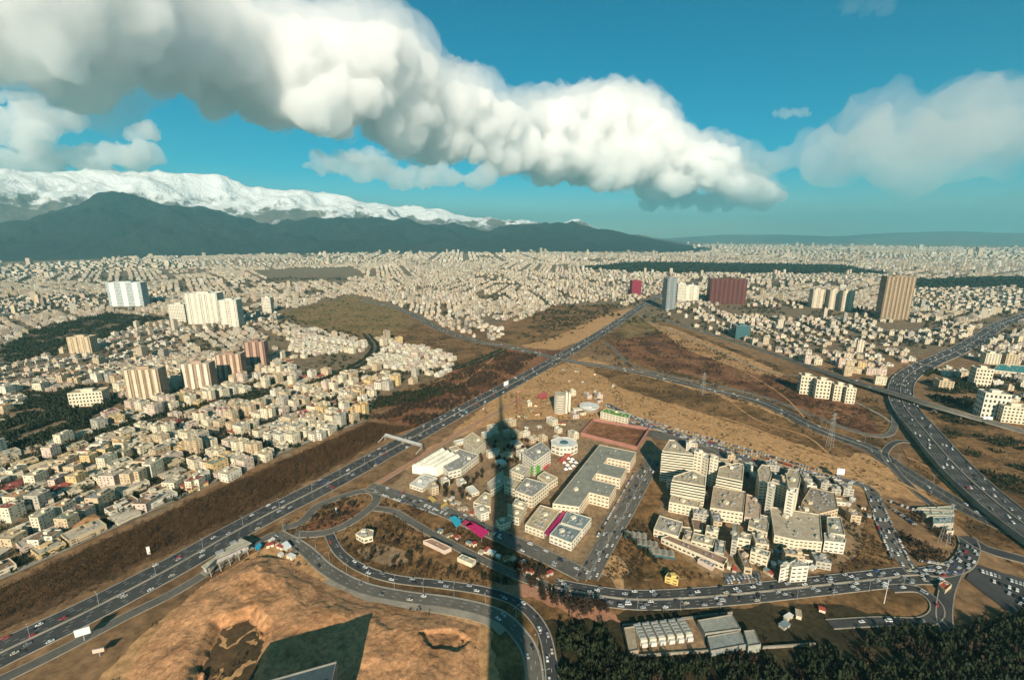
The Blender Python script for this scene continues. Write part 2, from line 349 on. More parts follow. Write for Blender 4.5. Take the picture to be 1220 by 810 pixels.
FRONT = [(-220, 250), (-60, 262), (0, 268), (40, 262), (75, 246), (110, 236), (132, 229), (160, 234), (200, 243), (235, 246), (270, 254), (300, 263), (325, 271), (350, 264), (372, 258), (410, 262), (450, 262), (500, 264), (545, 270), (580, 276), (610, 270), (650, 267), (700, 271), (745, 279), (770, 284), (800, 289), (830, 294), (870, 299)]
range_mesh('snowy_mountain_range', SNOW, 11600, 15000, 17500, 300, 1700, 260, 60, 'snow_rock', 3.3, -220, 860)
range_mesh('foothill_range', FRONT, 7900, 10400, 12300, 230, 1150, 260, 46, 'rock_with_cloud_shade', 8.1, -220, 846, back=.1, foot=-2)
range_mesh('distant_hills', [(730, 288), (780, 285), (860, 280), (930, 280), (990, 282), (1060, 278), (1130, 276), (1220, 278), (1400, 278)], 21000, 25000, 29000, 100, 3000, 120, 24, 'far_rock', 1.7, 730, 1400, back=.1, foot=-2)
# ------------------------------------------------------------------ roads
ROADS = []                                    # (centre line in metres, width)
def smooth(P, n=6):
    P = [np.array(p, float) for p in P]; out = []
    for i in range(len(P) - 1):
        a, b_, c, d = P[max(i - 1, 0)], P[i], P[i + 1], P[min(i + 2, len(P) - 1)]
        for k in range(n):
            t = k / n
            out.append(.5 * ((2 * b_) + (-a + c) * t + (2 * a - 5 * b_ + 4 * c - d) * t * t + (-a + 3 * b_ - 3 * c + d) * t ** 3))
    out.append(P[-1]); return np.array(out)
def normals(L):
    T = np.gradient(L, axis=0); T /= np.linalg.norm(T, axis=1)[:, None] + 1e-9; return np.stack([-T[:, 1], T[:, 0]], 1)
def offset(L, o): return L + normals(L) * o
def ribbon(b, L, wd, z, mi=0, thick=0):
    A, B = offset(L, wd / 2), offset(L, -wd / 2); n = len(L)
    z = np.broadcast_to(np.asarray(z, float), (n,))
    V = [(A[i][0], A[i][1], z[i]) for i in range(n)] + [(B[i][0], B[i][1], z[i]) for i in range(n)]
    Fs = [(i, n + i, n + i + 1, i + 1) for i in range(n - 1)]
    if thick:
        V += [(x, y, zz - thick) for x, y, zz in V]
        Fs += [(i + 1, 2 * n + i + 1, 2 * n + i, i) for i in range(n - 1)] + [(n + i, 3 * n + i, 3 * n + i + 1, n + i + 1) for i in range(n - 1)] + [(2 * n + i, 2 * n + i + 1, 3 * n + i + 1, 3 * n + i) for i in range(n - 1)]
        Fs += [(0, 2 * n, 3 * n, n), (n - 1, 2 * n - 1, 4 * n - 1, 3 * n - 1)]
    b.add(V, Fs, mi)
def resample(L, step):
    d = np.concatenate([[0], np.cumsum(np.linalg.norm(np.diff(L, axis=0), axis=1))]); q = np.arange(0, d[-1], step)
    return np.stack([np.interp(q, d, L[:, 0]), np.interp(q, d, L[:, 1])], 1), d[-1]
RZ = [0.75]
def road(name, px, wd, mat='asphalt', kerb=.45, median=0.0, lanes=0, dash=True, z=None, world=None):
    L = smooth(world if world is not None else [G(*p) for p in px]); L, tot = resample(L, 6.0)
    RZ[0] += 0.012; zz = RZ[0] if z is None else z
    b = MB(); ribbon(b, L, wd, zz); o = struct(b.build(name, mat)); ROADS.append((L, wd, zz))
    if kerb:
        for s in (-1, 1):
            k = MB(); ribbon(k, offset(L, s * (wd / 2 + kerb / 2)), kerb, zz + .14, thick=.6); k.build('kerb', 'concrete', o)
    if median:
        k = MB(); ribbon(k, L, median, zz + .85, thick=.83); k.build('median_barrier', 'concrete', o)
    if lanes:
        k = MB(); sides = (-1, 1) if median else (0,)
        half = (wd - median) / 2 if median else wd
        lines = []
        for s in sides:
            for q in range(0, lanes + 1):
                off = s * (median / 2 + half * q / lanes) if median else -wd / 2 + wd * q / lanes
                if 0 < q < lanes: lines.append((off, True))
                else: lines.append((off * .985 if q else off + s * .5, False))
        for off, ds in lines:
            Q, _ = resample(offset(L, off), 3.0); NN = normals(Q) * .11
            for i in range(0, len(Q) - 1, 1):
                if ds and (i + int(abs(off) * 7.3)) % 4: continue
                a, c = Q[i], Q[i + 1]
                k.add([(a[0] + NN[i][0], a[1] + NN[i][1], zz + .012), (a[0] - NN[i][0], a[1] - NN[i][1], zz + .012), (c[0] - NN[i][0], c[1] - NN[i][1], zz + .012), (c[0] + NN[i][0], c[1] + NN[i][1], zz + .012)], [(0, 1, 2, 3)])
        k.build('lane_markings', 'white_paint', o, kind='stuff')
    return L
HWY = road('highway', [(-60, 812), (0, 779), (100, 731), (200, 679), (300, 623), (400, 572), (480, 528), (540, 495), (600, 463), (660, 430), (732, 387), (778, 357), (830, 335)], 35, median=1.0, lanes=5)
road('service_road', [(-40, 830), (60, 782), (150, 735), (215, 702), (300, 650), (335, 634)], 9, 'old_asphalt', .6)
road('promenade', [(440, 582), (490, 552), (560, 509), (620, 476)], 7, 'brick_paving', .8)
CURVE1 = road('parkway', [(330, 636), (362, 654), (390, 679), (430, 700), (480, 711), (540, 719), (590, 732), (618, 755), (634, 785), (640, 850)], 11, 'old_asphalt', 1.2, lanes=3)
CURVE2 = road('parkway', [(392, 636), (404, 658), (430, 677), (470, 690), (530, 697), (580, 705), (618, 719), (645, 748), (656, 790), (660, 850)], 8.5, 'asphalt', .8, lanes=2)
road('slip_road', [(335, 630), (360, 622), (378, 604), (410, 591), (440, 585), (449, 596), (428, 616), (398, 632), (370, 637), (345, 636)], 9, 'old_asphalt', .8)
FAIR = road('fair_road', [(440, 580), (520, 606), (600, 641), (660, 668), (700, 688)], 17, 'old_asphalt', .8)
road('service_lane', [(446, 606), (470, 610), (500, 628), (560, 660), (620, 688), (660, 700)], 8, 'old_asphalt', .8)
AVE = road('avenue', [(660, 700), (700, 708), (760, 715), (850, 711), (950, 701), (1050, 690), (1090, 686), (1130, 690)], 21, lanes=3, median=1.2)
SIDE1 = road('side_avenue', [(692, 690), (715, 650), (738, 612), (760, 572), (776, 545)], 9, 'old_asphalt', .6)
SIDE2 = road('side_avenue', [(706, 690), (728, 648), (749, 612), (768, 577), (784, 548)], 9, 'old_asphalt', .6)
MID = road('freeway', [(430, 358), (478, 369), (508, 384), (529, 394), (567, 407), (605, 413), (676, 430), (747, 441), (829, 460), (905, 479), (973, 511), (1037, 535), (1062, 552), (1103, 578), (1164, 613), (1230, 643), (1300, 680)], 24, median=1.0, lanes=3)
road('ramp', [(720, 408), (730, 415), (750, 434), (790, 446), (905, 472), (1000, 508), (1050, 520), (1066, 505), (1060, 470), (1066, 452), (1090, 440)], 8, 'old_asphalt', .8)
road('ramp', [(1066, 560), (1054, 542), (1062, 530), (1075, 526), (1100, 530)], 7, 'asphalt', 1.0)
road('ramp', [(1120, 610), (1090, 585), (1066, 560)], 7, 'asphalt', 1.0)
road('country_road', [(760, 375), (775, 384), (830, 407), (905, 440), (960, 452), (1040, 490), (1062, 505)], 5, 'concrete', 0)
LOT = road('hospital_road', [(722, 482), (770, 505), (820, 523), (900, 552), (970, 566), (1030, 580), (1046, 605), (1058, 640), (1080, 672), (1096, 690)], 13, 'old_asphalt', .6)
for tr in ([(640, 470), (700, 452), (760, 470), (840, 500)], [(600, 480), (650, 470), (720, 490)], [(860, 470), (900, 500), (960, 520), (990, 545)], [(840, 425), (880, 440), (930, 470), (960, 500)], [(520, 470), (560, 450), (590, 425)], [(470, 480), (520, 455), (560, 445)], [(690, 400), (650, 396), (620, 408)], [(1080, 545), (1110, 560), (1150, 600)], [(230, 720), (300, 690), (350, 720), (420, 730), (500, 745)], [(200, 790), (230, 740), (330, 680)]): road('dirt_track', tr, 3.2, 'sand', 0)
road('site_track', [(740, 470), (800, 496), (860, 498), (960, 535), (1060, 570), (1120, 602)], 5, 'sand', 0)
road('street', [(437, 400), (447, 415), (434, 431), (402, 448), (360, 462), (300, 478)], 9, 'old_asphalt', .6)
road('street', [(1150, 640), (1175, 655), (1220, 668), (1290, 690)], 13, 'asphalt', 1.0)
JUNC = road('street', [(1090, 686), (1140, 676), (1155, 655), (1150, 638)], 14, 'asphalt', .8)
LOOP = road('slip_road', [(1060, 702), (1090, 702), (1112, 716), (1116, 732), (1098, 742), (1050, 741), (980, 745)], 8, 'asphalt', .8)
road('street', [(1140, 676), (1128, 705), (1125, 740), (1135, 760)], 9, 'asphalt', .8)
CARPARK = [(1160, 672), (1220, 690), (1290, 730), (1290, 770), (1210, 735), (1150, 690)]
patch('car_park', CARPARK, 'asphalt', 10, .5, z=.66)
patch('car_park', [(722, 490), (770, 512), (830, 520), (900, 548), (1000, 572), (1000, 580), (900, 560), (820, 532), (770, 520), (735, 505)], 'old_asphalt', 10, .5, z=.70)
patch('forecourt', [(862, 683), (905, 680), (908, 690), (862, 695)], 'old_asphalt', 10, .2, z=.72)
for q in [(20, 470, 140, 478, 230, 468, 330, 455), (0, 560, 60, 540, 150, 510, 260, 480, 340, 462), (430, 448, 540, 440, 600, 418)]:
    road('street', [(q[i], q[i + 1]) for i in range(0, len(q), 2)], 8, 'old_asphalt', .5)
# elevated freeway and the bridge that crosses it
def viaduct(name, label, px, wd, zs, lanes, med, piers, pier_step=32):
    L = smooth([G(*p, z=z) for p, z in zip(px, zs)]); d = np.concatenate([[0], np.cumsum(np.linalg.norm(np.diff(L, axis=0), axis=1))])
    Zr = np.interp(np.linspace(0, len(zs) - 1, len(L)), range(len(zs)), zs)
    t = thing(name, label, 'bridge')
    b = MB(); ribbon(b, L, wd, Zr, thick=1.6); b.build('deck', 'asphalt', t)
    for s in (-1, 1):
        k = MB(); ribbon(k, offset(L, s * (wd / 2 + .15)), .7, Zr + 1.0, thick=2.9); k.build('parapet', 'concrete', t)
    if med: k = MB(); ribbon(k, L, 1.4, Zr + .8, thick=.78); k.build('median_barrier', 'concrete', t)
    k = MB(); NN = normals(L)
    for s in range(-lanes, lanes + 1):
        if s == 0 and med: continue
        off = s * wd * .48 / lanes
        for i in range(len(L) - 1):
            if abs(s) != lanes and i % 2: continue
            a, c = L[i] + NN[i] * off, L[i + 1] + NN[i + 1] * off
            k.add([(a[0] + NN[i][0] * .1, a[1] + NN[i][1] * .1, Zr[i] + .03), (a[0] - NN[i][0] * .1, a[1] - NN[i][1] * .1, Zr[i] + .03), (c[0] - NN[i][0] * .1, c[1] - NN[i][1] * .1, Zr[i + 1] + .03), (c[0] + NN[i][0] * .1, c[1] + NN[i][1] * .1, Zr[i + 1] + .03)], [(0, 1, 2, 3)])
    k.build('lane_markings', 'white_paint', t, kind='stuff')
    if piers == 'solid':
        k = MB(); ribbon(k, L, wd - .6, np.maximum(Zr - 1.62, .3), thick=1); A, B = offset(L, wd / 2 - .3), offset(L, -wd / 2 + .3); n = len(L)
        for Q in (A, B):
            k.add([(Q[i][0], Q[i][1], 0) for i in range(n)] + [(Q[i][0], Q[i][1], max(Zr[i] - 1.6, .1)) for i in range(n)], [(i, i + 1, n + i + 1, n + i) for i in range(n - 1)])
        k.build('retaining_wall', 'concrete', t)
    else:
        for x in np.arange(pier_step / 2, d[-1], pier_step):
            i = min(len(L) - 2, int(np.searchsorted(d, x))); hh = Zr[i] - 1.7
            if hh > 2.5:
                T = L[i + 1] - L[i]; k = MB(); k.box(L[i][0], L[i][1], 0, 2.0, wd * .5, hh, math.atan2(T[1], T[0])); k.build('pier', 'concrete', t)
    ROADS.append((L, wd, Zr)); return L, Zr
BIG = viaduct('elevated_freeway', 'wide elevated asphalt freeway on retaining walls sweeping past the interchange', [(1232, 372), (1195, 385), (1168, 402), (1140, 418), (1106, 433), (1082, 447), (1073, 462), (1078, 484), (1103, 514), (1139, 555), (1177, 590), (1220, 624), (1300, 680)], 38, [0.9, .9, .9, 1, 1.5, 2, 3, 5, 7, 8, 8, 8, 8], 5, True, 'solid')
FLY = viaduct('road_bridge', 'grey road bridge with concrete parapets crossing over the curved freeway', [(760, 372), (800, 384), (860, 402), (910, 418), (968, 438), (1019, 455), (1050, 464), (1093, 477), (1130, 488), (1164, 498), (1220, 514), (1300, 535)], 17, [1.0, 1.0, 1.0, 1.2, 2.5, 6, 9, 11, 10, 6, 2, 1], 2, True, 'piers')
# ------------------------------------------------------------------ clouds
def icosph(sub=2):
    q = bmesh.new(); bmesh.ops.create_icosphere(q, subdivisions=sub, radius=1); V = np.array([v.co[:] for v in q.verts]); Fs = [[v.index for v in f.verts] for f in q.faces]; q.free(); return V, np.array(Fs)
IV, IF = icosph(2)
def cloud_mat(name, dens, ani=.25):
    m = newmat(name); n, l = nodes(m); n.remove(n['Principled BSDF'])
    pv = n.new('ShaderNodeVolumePrincipled'); pv.inputs['Color'].default_value = (1, 1, 1, 1)
    pv.inputs['Density'].default_value = dens; pv.inputs['Anisotropy'].default_value = ani
    l.new(pv.outputs[0], n['Material Output'].inputs['Volume'])
def cloud_shape(name, spheres, voxel, mat, disp, dscale, parent=None, floor=2180, grow=0):
    V = []; Fs = []; k = 0
    for (c, r, zs) in spheres:
        r = r + grow
        V.append(IV * np.array([r, r, r * zs]) + c); Fs.append(IF + k); k += len(IV)
    me = bpy.data.meshes.new(name); me.from_pydata(np.concatenate(V).tolist(), [], np.concatenate(Fs).tolist())
    o = bpy.data.objects.new(name, me); COL.objects.link(o)
    md = o.modifiers.new('r', 'REMESH'); md.mode = 'VOXEL'; md.voxel_size = voxel
    ev = o.evaluated_get(bpy.context.evaluated_depsgraph_get()); m2 = bpy.data.meshes.new_from_object(ev); o.modifiers.clear(); o.data = m2
    n = len(m2.vertices); P = np.zeros(n * 3); m2.vertices.foreach_get('co', P); P = P.reshape(-1, 3)
    N = np.zeros(n * 3); m2.vertices.foreach_get('normal', N); N = N.reshape(-1, 3)
    d = np.array([mnoise.fractal(Vector(p / dscale), .6, 2.15, 6) + .5 * (1 - 2.2 * abs(mnoise.noise(Vector(p / dscale * 2.3)))) + .42 * (1 - 2.2 * abs(mnoise.noise(Vector(p / dscale * 5.1)))) + .34 * (1 - 2.2 * abs(mnoise.noise(Vector(p / dscale * 10.3)))) for p in P])
    P = P + N * (d * disp)[:, None]; P[:, 2] += max(0., floor - P[:, 2].min())
    m2.vertices.foreach_set('co', P.ravel()); m2.update()
    md = o.modifiers.new('r', 'REMESH'); md.mode = 'VOXEL'; md.voxel_size = voxel * .85     # closes the folds
    ev = o.evaluated_get(bpy.context.evaluated_depsgraph_get()); m2 = bpy.data.meshes.new_from_object(ev); o.modifiers.clear(); o.data = m2
    nv = len(m2.vertices); E = np.zeros(len(m2.edges) * 2, np.int64); m2.edges.foreach_get('vertices', E); E = E.reshape(-1, 2); lab = np.arange(nv)
    while True:                                   # keep the one largest connected body
        mn = np.minimum(lab[E[:, 0]], lab[E[:, 1]]); l2 = lab.copy(); np.minimum.at(l2, E[:, 0], mn); np.minimum.at(l2, E[:, 1], mn); l2 = l2[l2]
        if (l2 == lab).all(): break
        lab = l2
    main = np.bincount(lab).argmax(); drop = np.nonzero(lab != main)[0]
    if len(drop):
        q = bmesh.new(); q.from_mesh(m2); q.verts.ensure_lookup_table(); bmesh.ops.delete(q, geom=[q.verts[i] for i in drop], context='VERTS'); q.to_mesh(m2); q.free()
    m2.materials.clear(); m2.materials.append(MATS[mat])
    if parent: o.parent = parent
    return o
cloud_mat('cloud_core', 2.6e-3); cloud_mat('cloud_veil', 3.0e-4); cloud_mat('thin_cloud', 3.0e-4); cloud_mat('puff_cloud', 1.6e-3)
random.seed(7)
TOP = [(-260, -190), (-100, -160), (0, -130), (150, -60), (262, 0), (300, 40), (350, 38), (395, 50), (425, 38), (445, 32), (480, 58), (500, 92), (518, 118), (540, 106), (570, 112), (600, 132), (640, 134), (665, 122), (700, 118), (735, 108), (768, 124), (790, 158), (825, 176), (862, 172), (880, 208), (905, 214), (930, 236)]
BOT = [(-260, 30), (-100, 65), (0, 70), (60, 88), (130, 92), (180, 118), (215, 132), (300, 150), (370, 150), (440, 172), (500, 188), (600, 206), (640, 213), (700, 222), (800, 238), (900, 246), (930, 242)]
ZB = 4500
sph = []; x = -240.
while x < 925:
    t, bt = float(interp(TOP, x)), float(interp(BOT, x)); d = ray(x, bt); dist = min(math.hypot(d[0], d[1]) * (ZB - CAMH) / d[2], 50000)
    h = bt - t; pm_ = dist / F * 1.1
    for k in range(17):
        r = h * random.uniform(.085, .20); yy = t + r * .9 + (h - 1.9 * r) * random.random()
        if random.random() < .12 or mnoise.noise(Vector((x / 90, yy / 60, 4.4))) < -.22: continue
        sph.append((at_dist(x + random.uniform(-.15, .15) * h, yy, dist + random.uniform(-1, 1) * h * pm_ * .5), r * pm_, random.uniform(.7, 1)))
    for k in range(20):
        r = h * random.uniform(.03, .085); yy = t + r + h * .75 * random.random() ** 1.6
        sph.append((at_dist(x + random.uniform(-.15, .15) * h, yy, dist - h * pm_ * random.uniform(.1, .6)), r * pm_, 1))
    x += max(9, h * .15)
c0 = thing('cumulus_cloud', 'long towering bank of white cumulus cloud with grey underside', 'cloud')
nearS = [s for s in sph if math.hypot(s[0][0], s[0][1]) < 15000]; farS = [s for s in sph if math.hypot(s[0][0], s[0][1]) >= 13500]
cloud_shape('core', sph, 100, 'cloud_core', 330, 1700, c0)
cloud_shape('veil', sph, 220, 'cloud_veil', 750, 2000, c0, grow=200)
def puff(px, py, w, h, dist, label, mat, n=34, vox=None, disp=.3, flat=.6):
    pm_ = dist / F * 1.05; L = []
    for k in range(n):
        fx = -.62 + 1.24 * (k + random.uniform(-.5, .5)) / n; fy = random.gauss(0, .2) * (1 - min(1, abs(fx)) * .7); r = max(w * 1.24 / 1.5 / n * 1.15, random.uniform(.16, .36) * h * (1 - .8 * min(1, abs(fx) / .66))) * pm_
        L.append((at_dist(px + fx * w / 1.5, py + fy * h, dist + random.uniform(-1, 1) * r * .5), r, flat))
    o = cloud_shape('cloud', L, vox or h * pm_ / 14, mat, h * pm_ * disp, h * pm_ * .8)
    return tag(o, label, 'cloud', None)
puff(35, 148, 120, 26, 32000, 'flat white cloud patch floating above the snowy ridge', 'puff_cloud')
puff(25, 117, 70, 10, 32000, 'thin streak of white cloud below the cumulus bank', 'puff_cloud')
puff(130, 186, 130, 26, 33000, 'soft white cloud resting on the snowy ridge', 'puff_cloud')
puff(20, 190, 110, 22, 33000, 'pale cloud hugging the highest snow slopes', 'puff_cloud')
puff(170, 160, 40, 14, 34000, 'small ragged cloud scrap above the snowy ridge', 'puff_cloud')
puff(440, 184, 60, 14, 19000, 'small oval cloud under the cumulus bank', 'puff_cloud')
puff(420, 210, 130, 24, 19500, 'low heaped cloud just above the snow crest', 'puff_cloud')
puff(520, 220, 150, 26, 22500, 'broad low cloud between the snow crest and cumulus bank', 'puff_cloud')
puff(545, 78, 32, 14, 15000, 'tiny white cloud tuft beside the cumulus top', 'puff_cloud')
puff(945, 135, 50, 9, 16000, 'small lens shaped cloud alone in blue sky', 'puff_cloud')
puff(1035, 4, 70, 18, 11000, 'faint cloud wisp high in the blue sky', 'thin_cloud')
puff(1080, 234, 460, 56, 42000, 'broad misty cloud bank low over the distant hills', 'thin_cloud', 60, 330, .3, .5)
puff(850, 248, 190, 20, 52000, 'low flat cloud near the hazy horizon', 'puff_cloud')
puff(1150, 142, 300, 46, 17000, 'wide layered veil of thin cloud over distant hills', 'thin_cloud', 70, 150, .3, .5)
puff(1130, 195, 330, 60, 20000, 'lower grey sheet of thin cloud over distant hills', 'thin_cloud', 70, 170, .3, .5)
# ------------------------------------------------------------------ haze
m = newmat('haze'); n, l = nodes(m); n.remove(n['Principled BSDF'])
pv = n.new('ShaderNodeVolumePrincipled'); pv.inputs['Color'].default_value = (.33, .82, .92, 1); pv.inputs['Density'].default_value = 5.0e-5; pv.inputs['Anisotropy'].default_value = 0.45
l.new(pv.outputs[0], n['Material Output'].inputs['Volume'])
b = MB(); b.box(0, 21000, -3, 92000, 50000, 2103, bottom=True); b.build('haze', 'haze', kind='stuff')
# ------------------------------------------------------------------ buildings
WIN = 'glass'
def facade(b, p0, p1, z0, z1, floors, cols, fw=.55, fh=.5, off=.06, mi=0, skip=0.0, rnd=None):
    """panes of glass standing on the outward side of the wall p0 -> p1 (counter-clockwise plan)"""
    p0 = np.array(p0, float); p1 = np.array(p1, float); d = p1 - p0; L = np.linalg.norm(d)
    if L < .5: return
    d /= L; nn = np.array([d[1], -d[0]]) * off; cw = L / cols; fhh = (z1 - z0) / floors
    for f in range(floors):
        za = z0 + fhh * (f + .5 - fh / 2); zb = za + fhh * fh
        for c in range(cols):
            if skip and rnd.random() < skip: continue
            a = p0 + d * cw * (c + .5 - fw / 2) + nn; e = p0 + d * cw * (c + .5 + fw / 2) + nn
            b.add([(a[0], a[1], za), (e[0], e[1], za), (e[0], e[1], zb), (a[0], a[1], zb)], [(0, 1, 2, 3)], mi)
def ccw(poly):
    a = sum(poly[i][0] * poly[(i + 1) % len(poly)][1] - poly[(i + 1) % len(poly)][0] * poly[i][1] for i in range(len(poly)))
    return poly if a > 0 else poly[::-1]
def inset(poly, d):
    poly = [np.array(p, float) for p in ccw([tuple(p) for p in poly])]; n = len(poly); out = []
    for i in range(n):
        a, p, c = poly[i - 1], poly[i], poly[(i + 1) % n]
        e1 = (p - a) / (np.linalg.norm(p - a) + 1e-9); e2 = (c - p) / (np.linalg.norm(c - p) + 1e-9)
        n1 = np.array([-e1[1], e1[0]]); n2 = np.array([-e2[1], e2[0]]); q = n1 + n2; k = max(.35, 1 + float(n1 @ n2))
        out.append(tuple(p + q / k * d))
    return out
def ring(b, poly, d, z0, z1):
    """a parapet: the band between a plan and its inset"""
    P = [np.array(p) for p in ccw([tuple(p) for p in poly])]; Q = inset(poly, d); n = len(P)
    V = [(*p, z0) for p in P] + [(*p, z1) for p in P] + [(*p, z1) for p in Q] + [(*p, z0) for p in Q]; Fs = []
    for i in range(n):
        j = (i + 1) % n
        Fs += [(i, j, n + j, n + i), (n + i, n + j, 2 * n + j, 2 * n + i), (2 * n + i, 2 * n + j, 3 * n + j, 3 * n + i)]
    b.add(V, Fs)
def flat_parts(poly, h, floors, bays, par=.9, fw=.55, fh=.5, skip=0., rnd=None, z0=0., hut=None):
    """meshes of a flat-roofed building on a plan given in metres"""
    poly = ccw([tuple(p) for p in poly]); wl = MB(); wl.prism(poly, z0 - (.5 if z0 == 0 else 0), h, top=False); ring(wl, poly, .35, h - .02, h + par)
    rf = MB(); rf.prism(inset(poly, .36), h - .3, h + .12)
    wn = MB()
    if floors:
        for i in range(len(poly)):
            a, c = poly[i], poly[(i + 1) % len(poly)]; L = math.dist(a, c)
            facade(wn, a, c, z0 + .3, h, floors, max(1, int(L / bays)), fw, fh, skip=skip, rnd=rnd)
    return wl, rf, wn
WCOL = {'cream': (.60, .52, .38), 'tan': (.48, .37, .24), 'white': (.60, .545, .44), 'pink': (.52, .41, .33), 'grey': (.38, .345, .28), 'brick': (.36, .23, .15), 'ochre': (.56, .40, .20)}
RCOL = {'pale': (.42, .36, .27), 'sandy': (.46, .36, .23), 'grey': (.27, .26, .23), 'brown': (.22, .14, .09), 'maroon': (.26, .07, .055), 'green': (.22, .25, .18), 'orange': (.45, .24, .11), 'white': (.62, .60, .55)}
HOUSE_VARS = []
def rect(w, d, cx=0, cy=0): return [(cx - w / 2, cy - d / 2), (cx + w / 2, cy - d / 2), (cx + w / 2, cy + d / 2), (cx - w / 2, cy + d / 2)]
def house_variant(i, apartment=False):
    r = random.Random(100 + i + (500 if apartment else 0))
    if apartment: fl = [3, 4, 4, 5, 3, 5, 4, 6][i % 8]; w = r.uniform(17, 25); d = r.uniform(13, 17)
    else: fl = [2, 2, 2, 3, 2, 3, 1, 3, 2, 1, 2, 2][i % 12]; w = r.uniform(13, 18); d = r.uniform(12, 16)
    h = fl * 3.3 + .6; kind = 'flat'; plan = rect(w, d)
    if not apartment and i % 12 in (6, 8, 9, 11): kind = 'hip'
    elif i % 3 == 1:
        a = w * r.uniform(.3, .45); c = d * r.uniform(.3, .42)
        plan = [(-w / 2, -d / 2), (w / 2 - a, -d / 2), (w / 2 - a, -d / 2 + c), (w / 2, -d / 2 + c), (w / 2, d / 2), (-w / 2, d / 2)]
    parts = {}
    wl, rf, wn = flat_parts(plan, h, fl, 4.4, par=.9 if kind == 'flat' else .05, fw=.42, fh=.38, skip=.3, rnd=r)
    for f in range(1, fl):                                          # balcony slabs with solid fronts on the street side
        if r.random() < .75:
            bw = w * r.uniform(.3, .5); wl.box(-w * .12, -d / 2 - .6, f * 3.3 + .2, bw, 1.2, .22, bottom=True); wl.box(-w * .12, -d / 2 - 1.15, f * 3.3 + .42, bw, .12, .8)
    if kind == 'hip':
        rf = MB(); e = .6; A = [(-w / 2 - e, -d / 2 - e), (w / 2 + e, -d / 2 - e), (w / 2 + e, d / 2 + e), (-w / 2 - e, d / 2 + e)]; rh = r.uniform(2.2, 3.2); k = max(.5, (w - d) / 2)
        rf.add([(*p, h) for p in A] + [(*p, h + .3) for p in A] + [(-k - .5, 0, h + rh), (k + .5, 0, h + rh)],
               [(3, 2, 1, 0), (0, 1, 5, 4), (1, 2, 6, 5), (2, 3, 7, 6), (3, 0, 4, 7), (4, 5, 9, 8), (5, 6, 9), (6, 7, 8, 9), (7, 4, 8)])
    parts['wall'] = wl.mesh('house_wall', 'wall'); parts['roof'] = rf.mesh('house_roof', 'roof'); parts['windows'] = wn.mesh('house_windows', WIN)
    if kind == 'flat':
        q = MB(); q.box(r.uniform(-.2, .2) * w, d * .2, h + .1, 3.6, 4.2, 2.7); q.box(r.uniform(-.2, .2) * w, d * .2, h + 2.8, 4.1, 4.7, .2, bottom=True)
        parts['stair_hut'] = q.mesh('stair_hut', 'wall')
        q = MB()
        for k in range(r.randint(2, 4)):
            x, y = r.uniform(-.38, .38) * w * .9, r.uniform(-.42, -.05) * d * .9
            if r.random() < .5: q.box(x, y, h + .12, 1.3, 1.0, 1.0)
            else: q.cyl(x, y, h + .12, .6, .6, 1.3, 8)
        parts['roof_unit'] = q.mesh('roof_unit', 'steel')
    else:
        q = MB(); q.box(w * .22, d * .1, h + .6, .9, .7, 2.6); parts['chimney'] = q.mesh('chimney', 'wall')
    return dict(parts=parts, plan=plan, kind=kind, floors=fl, w=w, d=d, h=h)
HV = [house_variant(i) for i in range(12)]; AV = [house_variant(i, True) for i in range(8)]
NUM = {1: 'one', 2: 'two', 3: 'three', 4: 'four', 5: 'five', 6: 'six', 7: 'seven'}
def place(var, x, y, rz, wc, rc, name, label, cat, group, sc=(1, 1, 1)):
    t = thing(name, label, cat, (x, y, 0), rz, group); t.scale = sc
    hut = None
    for nm, me in var['parts'].items():
        if nm in ('roof_unit',): continue
        col = RCOL[rc] if nm == 'roof' else WCOL[wc]
        o = link(nm, me, t, col, 'stuff' if nm in ('windows',) else None)
        if nm == 'roof': hut = o
    if 'roof_unit' in var['parts']: link('roof_unit', var['parts']['roof_unit'], hut, (.5, .5, .5), 'stuff')
    return t
